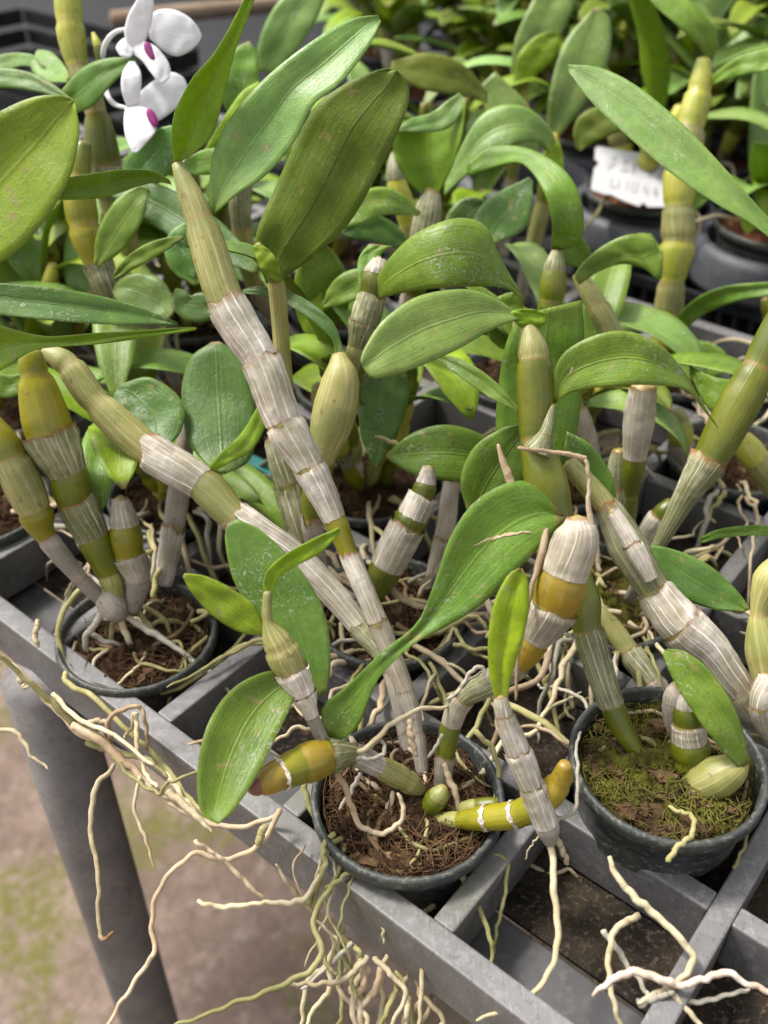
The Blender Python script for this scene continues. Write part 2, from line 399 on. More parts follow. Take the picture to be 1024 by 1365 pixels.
def cane3(parent, pts, rad, segs, name='cane', bulge=1.0, K=7, ns=18, label=None):
    """pts/rad at the control points (top first); segs has one letter per stretch, '-' continues the internode before it"""
    n = len(pts); tot = (n - 1) * K + 1
    groups = []
    for k, ch in enumerate(segs):
        if ch == '-': groups[-1][1] = k + 1
        else: groups.append([k, k + 1, ch])
    gi = [next(g for g, (s, e, c) in enumerate(groups) if s <= k < e) for k in range(n - 1)]
    fine = []
    q = [tuple(p) + (r,) for p, r in zip(pts, rad)]
    ext = [tuple(2 * a - b for a, b in zip(q[0], q[1]))] + q + [tuple(2 * a - b for a, b in zip(q[-1], q[-2]))]
    for k in range(n - 1):
        p0, p1, p2, p3 = ext[k:k + 4]
        for i in range(K):
            t = i / K
            fine.append(tuple(.5 * (2 * b + (c - a) * t + (2 * a - 5 * b + 4 * c - e) * t * t + (3 * b - a - 3 * c + e) * t ** 3)
                              for a, b, c, e in zip(p0, p1, p2, p3)))
    fine.append(q[-1])
    R, VS, MI = [], [], []
    sd = random.random() * 50
    for i, p in enumerate(fine):
        k = min(i // K, n - 2); t = (i - k * K) / K
        s, e, ch = groups[gi[k]]; gt = (i / K - s) / (e - s)
        rl = rad[k] + (rad[k + 1] - rad[k]) * t
        r = max(rl * .8, min(p[3], rl * 1.25)); bare = SEG[ch][1] is None
        node = 0 < i < tot - 1 and t == 0 and k == s
        r *= 1 + bulge * (.10 if bare else .05) * math.sin(math.pi * min(1, max(0, gt)) ** .75) ** .9
        if node and bare and SEG[groups[gi[k] - 1][2]][1] is None: r *= .93
        if i % K == 1 and i > 1 and k == s: r *= 1.03
        r *= 1 + .03 * noise.noise(V((i * .5, sd, 0)))
        R.append(max(r, .0004)); VS.append(gi[k] + gt if i < tot - 1 else len(groups) - .001); MI.append(SEG[ch][0])
    XYZ = [V(p[:3]) for p in fine]
    tb = Tube(); tb.add(XYZ, R, ns, True, 0, VS, None, MI)
    o = tb.build(name, CMATS, parent)
    if label: o['label'] = label
    for s, e, ch in groups:
        sm = SEG[ch][1]
        if not sm: continue
        i0, i1 = s * K, e * K; fr = sm == 'fringe'
        if fr: i1 = i0 + 1; sm = 'sheath_white'
        sub = [(*XYZ[i], R[i]) for i in range(i0, i1 + 1)]
        m = 2 * (len(sub) - 1) + 1; ss = []
        for i in range(m):
            x0 = sub[i // 2]; x1 = sub[min(i // 2 + 1, len(sub) - 1)]; t = (i % 2) * .5
            ss.append(tuple(x + (y - x) * t for x, y in zip(x0, x1)))
        seed = random.random() * 100; NS = 30
        pp = [V(x[:3]) for x in ss]
        rr = [x[3] * (1.025 + (.02 if fr else .075) * (1 - i / (m - 1)) ** 1.4) + .00012 for i, x in enumerate(ss)]
        step = (pp[1] - pp[0]).length
        def jit(i, j, seed=seed, m=m, step=step, fr=fr):
            a = 2 * math.pi * j / NS; ca, sa = math.cos(a), math.sin(a)
            w = 1 + .035 * noise.noise(V((ca * 1.6 + seed, sa * 1.6, i * .35))) + .012 * math.sin(j * 4.1 + seed)
            off = 0.0
            if fr:
                w *= 1 + .09 * noise.noise(V((j * 1.1, seed, i))); off = step * (1.5 * noise.noise(V((j * .9, seed, i * 7.0))))
                return w, off
            if i == 1: w *= 1 + .08 * noise.noise(V((ca * 1.8 + 5, sa * 1.8, seed + 9)))
            if i == 0:
                off = step * (1.9 * noise.noise(V((ca * 1.5, sa * 1.5, seed))) + .8 * noise.noise(V((j * .55, seed, 3)))) - step * .2
                for q in (seed * 7 % NS, seed * 3.3 % NS):
                    dj = abs((j - q + NS / 2) % NS - NS / 2)
                    if dj < 1.3: off += step * (1.6 - dj)
                w *= 1.02 + .20 * noise.noise(V((ca * 1.8 + 5, sa * 1.8, seed + 9)))
            elif i == m - 1:
                off = step * .45 * noise.noise(V((j * .8, seed, 5)))
            return w, off
        tb = Tube(); tb.add(pp, rr, NS, False, 0, None, jit)
        tb.build('sheath', [sm], o)
    return o, XYZ
def cane(parent, pts, segs, **kw):
    """pts: (px, py, depth, radius in pixels)"""
    return cane3(parent, [P(x, y, d) for x, y, d, r in pts], [.93 * r * d / F for x, y, d, r in pts], segs, **kw)

def leaf_grid(parent, rows, top='leaf_upper', bottom='leaf_under', name='leaf', thick=.00055, scar=None, label=None):
    """rows[i][j]: 3D points, i along, j across; two skins with a rim between"""
    n, m = len(rows), len(rows[0])
    nor = []
    for i in range(n):
        r = []
        for j in range(m):
            a = rows[min(i + 1, n - 1)][j] - rows[max(i - 1, 0)][j]; b = rows[i][min(j + 1, m - 1)] - rows[i][max(j - 1, 0)]
            c = a.cross(b); r.append(c.normalized() if c.length > 1e-12 else V((0, 0, 1)))
        nor.append(r)
    mid = nor[n // 2][m // 2]; pm = rows[n // 2][m // 2]
    sgn = 1 if mid.dot(V((0, 0, H)) - pm) > 0 else -1            # the skin called top is the one on the camera's side
    v, f, uv, mi = [], [], [], []
    for lay in (1, -1):
        for i in range(n):
            for j in range(m):
                e = thick * .5 * (.35 if j in (0, m - 1) or i in (0, n - 1) else 1)
                v.append(rows[i][j] + nor[i][j] * sgn * lay * e)
    o2 = n * m
    for i in range(n - 1):
        for j in range(m - 1):
            a, b, c, d = i * m + j, i * m + j + 1, (i + 1) * m + j + 1, (i + 1) * m + j
            u = ((j / (m - 1), i / (n - 1)), ((j + 1) / (m - 1), i / (n - 1)), ((j + 1) / (m - 1), (i + 1) / (n - 1)), (j / (m - 1), (i + 1) / (n - 1)))
            q1, q2 = (a, b, c, d), (o2 + d, o2 + c, o2 + b, o2 + a)
            u1, u2 = u, u[::-1]
            if sgn > 0 and False: pass
            f.append(q1 if sgn > 0 else q1[::-1]); uv.append(u1 if sgn > 0 else u1[::-1]); mi.append(0)
            f.append(q2 if sgn > 0 else q2[::-1]); uv.append(u2 if sgn > 0 else u2[::-1]); mi.append(1)
    loop = [(0, j) for j in range(m)] + [(i, m - 1) for i in range(1, n)] + [(n - 1, j) for j in range(m - 2, -1, -1)] + [(i, 0) for i in range(n - 2, 0, -1)]
    for k in range(len(loop)):
        (i, j), (i2, j2) = loop[k], loop[(k + 1) % len(loop)]
        a, b = i * m + j, i2 * m + j2
        f.append((a, b, o2 + b, o2 + a) if sgn < 0 else (b, a, o2 + a, o2 + b))
        ua, ub = (j / (m - 1), i / (n - 1)), (j2 / (m - 1), i2 / (n - 1))
        uv.append((ua, ub, ub, ua) if sgn < 0 else (ub, ua, ua, ub)); mi.append(0)
    mats = [top, bottom]
    if scar:
        mats.append('leaf_scar')
        for (s0, t0, s1, t1, w) in scar:
            k = 18; prev = None
            for q in range(k + 1):
                x = q / k; s_, t_ = s0 + (s1 - s0) * x, t0 + (t1 - t0) * x
                s_ += .006 * math.sin(q * 1.1); ww = .16 * w * math.sin(math.pi * (.08 + .84 * x)) * (1 + .4 * math.sin(q * 3.7))
                def at(s, t):
                    y, z = min(max(t, 0), .999) * (n - 1), min(max(s, 0), .999) * (m - 1); i, j = int(y), int(z); fy, fz = y - i, z - j
                    pt = rows[i][j] * (1 - fy) * (1 - fz) + rows[i + 1][j] * fy * (1 - fz) + rows[i][j + 1] * (1 - fy) * fz + rows[i + 1][j + 1] * fy * fz
                    return pt + nor[i][j] * sgn * (thick * .5 + .0003)
                dx, dy = (s1 - s0), (t1 - t0); L = math.hypot(dx, dy) or 1
                a_, b_ = at(s_ - dy / L * ww, t_ + dx / L * ww), at(s_ + dy / L * ww, t_ - dx / L * ww)
                v += [a_, b_]
                if prev is not None:
                    f.append((prev, prev + 1, len(v) - 1, len(v) - 2)); uv.append(((0, 0),) * 4); mi.append(2)
                prev = len(v) - 2
    o = link(name, v, f, mats, parent, mi, uv)
    if label: o['label'] = label
    return o

def leafE(parent, A, B, d, fold=.22, cup=-.08, tilt=0.0, n=30, m=11, wav=.0007, **kw):
    """A, B: the two edges base to tip in photograph pixels; d: depths base to tip (list)"""
    a, b = crom(A, n), crom(B, n); dd = crom([(i, x) for i, x in enumerate(d)], n) if len(d) > 1 else [(0, d[0])] * n
    sd = random.random() * 90; rows = []
    for i in range(n):
        D = dd[i][1]; w = math.dist(a[i], b[i]) * .5 * D / F; r = []
        for j in range(m):
            s = j / (m - 1); x = a[i][0] + (b[i][0] - a[i][0]) * s; y = a[i][1] + (b[i][1] - a[i][1]) * s
            k = 2 * s - 1
            z = D + w * (tilt * k + fold * (1 - abs(k)) + cup * (1 - k * k) * 2) + wav * noise.noise(V((i * .22, k * 1.4, sd)))
            z += .35 * wav * math.sin(i * .7 + sd + k * 3) * abs(k)
            r.append(P(x, y, z))
        rows.append(r)
    return leaf_grid(parent, rows, **kw)
PROF = [(0, .16), (.08, .34), (.2, .70), (.35, .93), (.5, 1.0), (.65, .95), (.8, .76), (.9, .52), (.96, .30), (1, .05)]
def prof(t):
    for (a, x), (b, y) in zip(PROF, PROF[1:]):
        if t <= b:
            k = (t - a) / (b - a); k = k * k * (3 - 2 * k) * .5 + k * .5
            return x + (y - x) * k
    return PROF[-1][1]
def leaf(parent, pts, hw, d, **kw):
    """pts: centre line pixels base to tip, hw: greatest half width in pixels"""
    n = 22; c = crom(pts, n); A, B = [], []
    for i in range(n):
        a, b = c[max(i - 1, 0)], c[min(i + 1, n - 1)]; L = math.dist(a, b) or 1; nx, ny = -(b[1] - a[1]) / L, (b[0] - a[0]) / L
        w = hw * prof(i / (n - 1)); A.append((c[i][0] + nx * w, c[i][1] + ny * w)); B.append((c[i][0] - nx * w, c[i][1] - ny * w))
    return leafE(parent, A, B, d, **kw)

def leaf3(parent, base, dirv, up, L, W, arch, top='leaf_upper', bottom='leaf_under', n=16, m=7, fold=.3):
    p = V(base); t = V(dirv).normalized(); side = t.cross(up).normalized(); rows = []; st = L / (n - 1)
    sd = random.random() * 50
    for i in range(n):
        x = i / (n - 1); w = W * .5 * prof(x); nn = side.cross(t).normalized(); r = []
        for j in range(m):
            k = 2 * j / (m - 1) - 1
            r.append(p + side * (k * w) + nn * (w * fold * abs(k) + .0015 * noise.noise(V((i * .3, k, sd)))))
        rows.append(r); p = p + t * st
        t = (t + V((0, 0, -1)) * arch * st / L * (1.2 * x + .2) * 2).normalized()
    return leaf_grid(parent, rows, top, bottom)

def root3(parent, pts, rad, mat='root_cream', ns=8, n=None, wob=.0, name='root'):
    n = n or max(10, len(pts) * 7)
    q = crom([(*p, r) for p, r in zip(pts, rad)], n); sd = random.random() * 99
    pp = [V(x[:3]) + V((noise.noise(V((i * .35, sd, 0))), noise.noise(V((i * .35, sd, 7))), noise.noise(V((i * .35, sd, 14))))) * wob for i, x in enumerate(q)]
    rr = [max(.0002, x[3] * (1.04 - .36 * (i / n) ** 1.6) * (1 + .10 * noise.noise(V((i * .6, sd, 3))))) for i, x in enumerate(q)]
    rr[-1] *= .6
    tb = Tube(); tb.add(pp, rr, ns); return tb.build(name, [mat], parent)
def root(parent, pts, d, r, mat='root_cream', wob=.0010, **kw):
    """pts pixels; d depths (list, spread along); r radius in pixels"""
    m = len(pts); dd = crom([(i, x) for i, x in enumerate(d)], m) if len(d) > 1 else [(0, d[0])] * m
    r = r if isinstance(r, (list, tuple)) else [r] * m
    return root3(parent, [P(x, y, k[1]) for (x, y), k in zip(pts, dd)], [q * .77 * k[1] / F for q, k in zip(r, dd)], mat, wob=wob, **kw)

def lathe(prof_, c, ns=56):
    v, f = [], []
    for r, z in prof_:
        for j in range(ns):
            a = 2 * math.pi * j / ns; v.append(V((c.x + r * math.cos(a), c.y + r * math.sin(a), c.z + z)))
    for i in range(len(prof_) - 1):
        for j in range(ns):
            a, b = i * ns + j, i * ns + (j + 1) % ns; f.append((a, b, b + ns, a + ns))
    return v, f
def pot(parent, c, rim_z, R=.035, depth=.055, mat='pot_black', tilt=(0, 0)):
    """c: centre on the tray plane; rim at rim_z"""
    o = V((c.x, c.y, rim_z - depth)); rb = R * .72; D = depth
    def rad(z): return rb + (R * .955 - rb) * z / (D - .006)
    pr = [(0.0005, .0004), (rb - .003, 0), (rb, .002), (rad(D * .45), D * .45), (rad(D - .012), D - .012), (R * .955, D - .0062), (R * .99, D - .0055), (R, D - .004)]
    v, f = lathe(pr, o); b = link('pot', v, f, [mat], parent)
    pr2 = [(R * .99, D - .0056), (R + .0006, D - .0048), (R + .0007, D - .0012), (R, D), (R - .0010, D), (R - .0020, D - .0008), (R - .0028, D - .010), (R * .88, D - .028)]
    v, f = lathe(pr2, o); link('rim', v, f, ['pot_rim' if mat == 'pot_black' else mat], b)
    return b
def mix(parent, c, zt, R, mat='bark_mix', fibre='fibre_brown', nf=160, seed=0):
    rnd = random.Random(seed + 5); v, f = [], []; nr, ns = 30, 84
    v.append(V((c.x, c.y, zt + .003)))
    for i in range(1, nr + 1):
        for j in range(ns):
            a = 2 * math.pi * j / ns; r = R * i / nr
            p = V((c.x + r * math.cos(a), c.y + r * math.sin(a), zt))
            p.z += .0060 * noise.noise(p * 60 + V((seed, 0, 0))) + .0040 * noise.noise(p * 190) + .0030 * noise.noise(p * 520) + .003 * (1 - (i / nr) ** 2)
            v.append(p)
    for j in range(ns): f.append((0, 1 + j, 1 + (j + 1) % ns))
    for i in range(nr - 1):
        for j in range(ns):
            a, b = 1 + i * ns + j, 1 + i * ns + (j + 1) % ns; f.append((a, a + ns, b + ns, b))
    link('potting_mix', v, f, [mat], parent)
    tb = Tube()
    for k in range(int(nf * 2.2)):
        a, r = rnd.random() * 6.283, R * math.sqrt(rnd.random()) * .95
        p = V((c.x + r * math.cos(a), c.y + r * math.sin(a), zt + .001 + rnd.random() * .004)); q = rnd.random() * 6.283
        L = (.004 + .016 * rnd.random() ** 1.5) * (.35 if mat == 'moss_mix' and k % 6 else 1); h = V((math.cos(q), math.sin(q), rnd.uniform(-.25, .35)))
        bend = V((rnd.uniform(-1.6, 1.6), rnd.uniform(-1.6, 1.6), rnd.uniform(-.8, .3)))
        pts = [p + h * L * t + bend * L * .35 * t * t for t in (0, .33, .66, 1)]
        pts = [x if (V((x.x - c.x, x.y - c.y, 0)).length < R * .97) else V((c.x, c.y, 0)) + V((x.x - c.x, x.y - c.y, 0)).normalized() * R * .97 + V((0, 0, x.z)) for x in pts]
        w = rnd.uniform(.00010, .00034); tb.add(pts, [w, w, w * .9, w * .5], 4, False)
    o = tb.build('moss_fibre', [fibre], parent); o['kind'] = 'stuff'
    v, f = [], []
    for k in range(min(90, nf // 5)):
        a, r = rnd.random() * 6.283, R * math.sqrt(rnd.random()) * .93
        p = V((c.x + r * math.cos(a), c.y + r * math.sin(a), zt + .001 + rnd.random() * .003)); q = rnd.random() * 6.283
        ax = V((math.cos(q), math.sin(q), rnd.uniform(-.4, .4))).normalized(); ay = ax.cross(V((rnd.uniform(-.4, .4), rnd.uniform(-.4, .4), 1))).normalized(); az = ax.cross(ay)
        s = rnd.uniform(.0006, .0022); i0 = len(v)
        box(v, f, p, ax * s * rnd.uniform(1, 1.8), ay * s, az * s * rnd.uniform(.3, .6))
        for t in range(i0, len(v)): v[t] = v[t] + V((rnd.uniform(-1, 1), rnd.uniform(-1, 1), rnd.uniform(-1, 1))) * s * .3
    o = link('bark_chips', v, f, ['bark_chip'], parent, smooth=False); o['kind'] = 'stuff'

# ------------------------------------------------------------------ setting
def ground():
    v, f = [], []; n = 2
    for i in range(2):
        for j in range(2): v.append(V((-14 + 28 * i, -8 + 26 * j, -.75)))
    f.append((0, 2, 3, 1)); o = link('ground', v, f, ['damp_floor'], smooth=False)
    o['kind'] = 'structure'
ground()

# grey grid tray the small pots stand in
BW, BH = .0042, .0125
tray = thing('grid_tray', 'grey plastic grid tray with square cells, holding the small black pots', 'tray', G(-3, 3, -.025))
def bar(p0, p1, name, w=BW, h=BH, z=0.0, mat='tray_plastic', parent=None, bev=.0009):
    d = (p1 - p0); L = d.length; d.normalize(); s = d.cross(V((0, 0, 1)))
    c = (p0 + p1) * .5; c.z = z - h
    return boxobj(name, mat, parent or tray, c, d * (L * .5), s * w, V((0, 0, h)), bev)
A0, A1, B1 = -12, 5, 6.55
e = BW / PITCHG + .0005
bar(G(A0 - .2, 0), G(A1 + .2, 0), 'rim', w=.0048, h=.0135, z=.0004)
bar(G(A0 - .2, B1), G(A1 + .2, B1), 'rim', w=.0048, h=.0135, z=.0004)
for a in range(A0, A1 + 1):
    bar(G(a, .0048 / PITCHG), G(a, B1 - .0048 / PITCHG), 'divider', z=0)
for b in range(1, 7):
    for a in range(A0, A1):
        bar(G(a + e, b), G(a + 1 - e, b), 'divider', z=-.0003)
# shallow slats under the cells
v, f = [], []
for b in range(0, 7):
    for a in range(A0, A1):
        pass

# bench below the tray
bench = thing('bench', 'grey metal bench with round leg and flat rails under the tray', 'bench', G(-3, 3, -.75))
lt = PZ(56, 906, -.03); tb = Tube()
tb.add([V((lt.x, lt.y, -.0275)), V((lt.x, lt.y, -.2)), V((lt.x, lt.y, -.45)), V((lt.x, lt.y, -.7495))], [.0178] * 4, 32, True)
tb.build('leg', ['post_metal'], bench)
q = G(4.5, .9); tb = Tube(); tb.add([V((q.x, q.y, -.045)), V((q.x, q.y, -.4)), V((q.x, q.y, -.7495))], [.0165] * 3, 24, False)
tb.build('leg', ['post_metal'], bench)
for b0, b1 in ((.09, .50), (3.3, 3.75), (6.2, 6.6)):
    c = (G(A0, b0) + G(A1, b1)) * .5; c.z = -.034
    boxobj('rail', 'rail_metal', bench, c, GA * (PITCHG * (A1 - A0) * .5), GB * ((b1 - b0) * PITCHG * .5), V((0, 0, .0055)), .001)

c = (G(A0, .505) + G(A1, 6.5)) * .5; c.z = -.0272
boxobj('shade_sheet', 'shade_debris', bench, c, GA * (PITCHG * (A1 - A0) * .5 - .002), GB * (5.995 * PITCHG * .5), V((0, 0, .0008)), 0)  # added dark sheet standing in for the shade below the cells
# far tray with round collars and slotted sides
C0 = V((.203, .7535, 0)); CPI = .107
ft = thing('collar_tray', 'black carrier tray with grey round collars and slotted side walls behind', 'tray', V((C0.x, C0.y, -.045)))
def CC(i, j, z=0.0):
    p = C0 + GA * (i * CPI) + GB * (j * CPI); p.z = z; return p
def collar(c, zt):
    v, f = lathe([(.0475, zt - .030), (.0480, zt - .002), (.0495, zt), (.0545, zt - .001), (.0575, zt - .006), (.0590, zt - .026), (.0590, zt - .03), (.0475, zt - .03)], V((c.x, c.y, 0)), 40)
    return link('collar', v, f, ['collar_plastic'], ft)
ZC = .025
for i in range(-9, 3):
    for j in range(0, 4): 
        if i >= -4: collar(CC(i, j), ZC - .001 * ((i + j) % 2))
fw = CC(-9, 0) - GB * (CPI * .5); fe = CC(2, 0) - GB * (CPI * .5)
L = (fe - fw).length; mid = (fw + fe) * .5
boxobj('side_wall', 'tray_black', ft, V((mid.x, mid.y, -.040)), GA * (L * .5), GB * .002, V((0, 0, .006)), .001)
boxobj('side_wall', 'tray_black', ft, V((mid.x, mid.y, -.012)), GA * (L * .5), GB * .002, V((0, 0, .0045)), .001)
v, f = [], []
for k in range(int(L / .012)):
    p = fw + GA * (k * .012 + .004); p.z = -.026
    box(v, f, p, GA * .0016, GB * .0015, V((0, 0, .0092)))
link('slat', v, f, ['tray_black'], ft, smooth=False)
b = CC(-3.5, 1.5, -.043)
boxobj('tray_base', 'tray_black', ft, b, GA * (CPI * 6), GB * (CPI * 2), V((0, 0, .003)), .001)

# far left: dark crates and a wooden pole lying on them
def crate(name, label, c, la, lb, z0, z1):
    t = thing(name, label, 'crate', V((c.x, c.y, z0)))
    for s in (-1, 1):
        for zz in range(3):
            h = (z1 - z0) / 3; zc = z0 + h * (zz + .5)
            boxobj('side_slat', 'tray_black', t, V((c.x, c.y, zc)) + GB * (s * lb), GA * la, GB * .003, V((0, 0, h * .38)), .001)
            boxobj('end_slat', 'tray_black', t, V((c.x, c.y, zc)) + GA * (s * (la + .0032)), GA * .003, GB * (lb - .004), V((0, 0, h * .38)), .001)
    boxobj('crate_floor', 'tray_black', t, V((c.x, c.y, z0 + .003)), GA * (la - .004), GB * (lb - .004), V((0, 0, .003)), .001)
    return t
crate('plastic_crate', 'empty black plastic crate at the far left behind the white flowers', PZ(60, 110, -.02), .17, .10, -.045, .03)
crate('plastic_crate', 'empty black plastic crate at the far back, beyond the wooden pole', PZ(330, -60, 0), .26, .12, -.045, .05)
p0, p1 = PZ(150, 26, .035), PZ(520, -8, .035)
tb = Tube(); tb.add([p0 + (p1 - p0) * t for t in (0, .2, .4, .6, .8, 1)], [.010, .0105, .010, .0098, .010, .0095], 20)
tag(tb.build('wooden_pole', ['wood_pole']), 'pale brown round wooden pole lying across the back behind the white flowers', 'pole')
bt = thing('bench', 'second bench standing behind, carrying the black trays and crates', 'bench', PZ(500, 60, -.75))
c = CC(-4, 2, -.052); boxobj('bench_top', 'tray_black', bt, c + GB * .5, GA * 1.6, GB * .92, V((0, 0, .004)), .001)  # top extended in black over the lit floor, stands in for darkness behind
for a, b in ((-.9, -.35), (.9, -.35), (-.9, .35), (.9, .35)):
    q = c + GA * a + GB * b; tb = Tube(); tb.add([V((q.x, q.y, -.0565)), V((q.x, q.y, -.4)), V((q.x, q.y, -.7495))], [.0165] * 3, 20, False); tb.build('leg', ['post_metal'], bt)

GRP = 'potted orchids standing in the trays'
def orchid(label, c, rim, R=.0345, mat='bark_mix', fib='fibre_brown', nf=160, depth=.055, soil=.006, seed=1, pm='pot_black'):
    t = thing('potted_orchid', label, 'orchid', V((c.x, c.y, rim - depth)), GRP)
    pot(t, c, rim, R, depth, pm); mix(t, c, rim - soil - .003, R * .915, mat, fib, nf, seed)
    return t
U, D_, K_, Y_, PL = 'leaf_upper', 'leaf_under', 'leaf_dark', 'leaf_young', 'leaf_pale'
def lk(m): return dict(top=m, bottom=(D_ if m != D_ else U))

# ================================================================== centre plant
cC = G(-.5, .5) + V((-.0030, -.001, 0))
pC = orchid('front centre potted orchid with long papery white cane, two plantlets and roots over the rim', cC, .010, R=.0345, nf=620, seed=3, soil=.005)
C1, _ = cane(pC, [(236, 218, .352, 8), (266, 292, .353, 21), (302, 403, .355, 26), (347, 480, .358, 25), (378, 562, .361, 26), (412, 622, .363, 22), (446, 692, .365, 16),
                  (465, 738, .366, 13), (503, 828, .367, 13.5), (540, 920, .368, 12.5), (555, 975, .368, 11), (566, 1046, .368, 8)], 'oowwwwywstt', label='long leaning cane in white papery sheaths')
leafE(C1, [(233, 222), (229, 190), (233, 150), (256, 105), (285, 72), (312, 25), (332, -14)], [(243, 214), (258, 205), (284, 178), (300, 122), (312, 75), (324, 40), (342, -6)], [.352, .343, .336, .33], fold=.55, cup=0, tilt=.5, **lk(Y_))
leafE(C1, [(281, 286), (279, 245), (287, 195), (312, 150), (360, 98), (420, 52), (468, 25), (504, 20)], [(288, 284), (318, 258), (352, 236), (392, 190), (418, 140), (455, 110), (492, 62), (508, 28)], [.353, .346, .341, .345], fold=.42, cup=-.05, tilt=-.1, **lk(PL))
leafE(C1, [(226, 240), (205, 228), (165, 226), (120, 232), (84, 240), (70, 262)], [(229, 246), (210, 243), (180, 250), (140, 263), (105, 266), (72, 267)], [.353, .349, .345, .34], fold=.9, cup=0, tilt=1.2, **lk(U))
leaf(C1, [(246, 315), (205, 332), (172, 352), (150, 372)], 11, [.36, .375, .385], **lk(U))
# diagonal cane behind it
D1, _ = cane(pC, [(58, 466, .41, 8), (92, 488, .41, 18), (129, 537, .41, 20), (198, 600, .41, 24), (270, 645, .406, 24), (315, 690, .402, 22), (405, 752, .396, 18), (480, 835, .39, 16), (520, 895, .385, 11), (550, 1035, .375, 8)],
             'ooowow-gt', label='olive and papery cane slanting from upper left')
leafE(D1, [(275, 626), (292, 606), (318, 582), (338, 552), (346, 535)], [(284, 630), (305, 618), (336, 600), (356, 562), (350, 538)], [.405, .40, .398], **lk(Y_))
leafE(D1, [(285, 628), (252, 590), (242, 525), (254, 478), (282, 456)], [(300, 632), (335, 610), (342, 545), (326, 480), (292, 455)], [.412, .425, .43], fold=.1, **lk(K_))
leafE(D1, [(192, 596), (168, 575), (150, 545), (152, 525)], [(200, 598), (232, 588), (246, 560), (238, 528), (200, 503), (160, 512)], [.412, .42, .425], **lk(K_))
# lying stub with the left plantlet
S1, _ = cane(pC, [(332, 1052, .322, 7), (344, 1047, .324, 15), (372, 1033, .328, 22), (402, 1020, .333, 26), (434, 1010, .338, 25), (470, 1006, .345, 15), (505, 1022, .351, 15), (540, 1040, .357, 16), (562, 1056, .361, 9)],
             'pYfYgwoo', label='short amber cane lying over the pot rim with a purple tip')
K1, _ = cane(pC, [(357, 788, .330, 6), (357, 828, .331, 8.5), (373, 862, .333, 22), (388, 893, .335, 22), (404, 925, .337, 17), (416, 955, .339, 9.5), (438, 1003, .342, 9.5)], 'ooowwt', name='plantlet', label='left plantlet with five leaves')
leafE(K1, [(350, 848), (318, 842), (280, 818), (252, 785), (244, 768)], [(354, 838), (340, 808), (310, 785), (275, 768), (246, 764)], [.331, .328, .325], fold=.2, **lk(Y_))
leafE(K1, [(418, 935), (385, 895), (345, 830), (312, 775), (300, 720), (304, 697)], [(436, 922), (441, 880), (432, 815), (400, 758), (350, 708), (316, 692)], [.345, .350, .352], fold=.18, **lk(K_))
leafE(K1, [(353, 800), (352, 772), (368, 748), (410, 722), (452, 703)], [(361, 796), (372, 770), (392, 756), (430, 735), (454, 709)], [.330, .327, .322], fold=.5, tilt=.3, **lk(Y_))
leafE(K1, [(392, 895), (352, 896), (308, 920), (276, 968), (263, 1030), (268, 1082), (290, 1098)], [(398, 912), (390, 938), (372, 975), (350, 1020), (325, 1062), (304, 1088), (292, 1098)], [.336, .325, .316, .312], fold=.15, cup=.1, **lk(U))
leafE(K1, [(430, 985), (430, 942), (462, 915), (510, 868), (556, 830), (580, 775), (602, 712), (640, 663), (700, 641), (752, 687)],
      [(450, 990), (478, 968), (505, 905), (548, 862), (590, 838), (640, 808), (684, 765), (715, 735), (738, 705), (753, 690)], [.343, .338, .334, .333, .336], fold=.35, cup=-.06, wav=.0012,
      scar=[(.36, .68, .72, .86, .05)], label='large leaf with a brown scar', **lk(U))
root(K1, [(440, 1006), (480, 1000), (515, 972), (552, 947), (596, 942)], [.342, .345, .352], 5)
root(K1, [(440, 1006), (452, 1035), (466, 1065), (480, 1100), (508, 1112), (530, 1100), (538, 1080), (530, 1058)], [.341, .3425, .344, .3445, .345], [6, 5.5, 5.5, 5.5, 5.5, 5.5, 5.5, 5], 'root_tan')
root(K1, [(442, 1008), (470, 1010), (496, 1012), (512, 1000), (506, 988), (492, 996)], [.341, .344, .346], 4.5, 'root_grey')
root(K1, [(436, 1000), (425, 978), (400, 968), (375, 982), (355, 992)], [.342, .345, .347], 4)
# right lying stub with the right plantlet
S2, _ = cane(pC, [(754, 1018, .322, 9), (746, 1042, .326, 16), (722, 1068, .331, 21), (690, 1085, .336, 19), (652, 1090, .342, 18), (612, 1093, .349, 12), (574, 1090, .357, 8)], 'YYfffo', label='amber segmented cane lying to the right')
cane(pC, [(664, 1072, .349, 9), (636, 1075, .352, 11), (604, 1082, .357, 9)], 'Go')
K2, _ = cane(pC, [(667, 928, .318, 8), (672, 952, .319, 12), (690, 1000, .322, 17), (708, 1045, .325, 17), (728, 1098, .329, 17), (734, 1124, .331, 9)], 'wwwwt', name='plantlet', label='right plantlet, white stem with one upright leaf')
leafE(K2, [(660, 934), (652, 895), (651, 850), (658, 805), (676, 768), (692, 757)], [(677, 934), (681, 905), (693, 865), (704, 820), (705, 780), (696, 758)], [.318, .312, .309], fold=.45, scar=[(.42, .05, .3, .42, .06)], **lk(Y_))
root(K2, [(733, 1120), (739, 1180), (744, 1240), (735, 1290), (700, 1332), (634, 1361)], [.331, .326, .32, .314, .31], [5.5, 6, 6, 6, 5.5, 4])
root(K2, [(736, 1108), (748, 1130), (758, 1152)], [.331, .333], [7, 6.5, 6])
root(K2, [(742, 1095), (765, 1080), (771, 1040), (768, 1000), (775, 975)], [.332, .34, .35], 3.5, 'root_grey')
root(K2, [(722, 1112), (708, 1128), (700, 1145)], [.331, .333], 1.6)
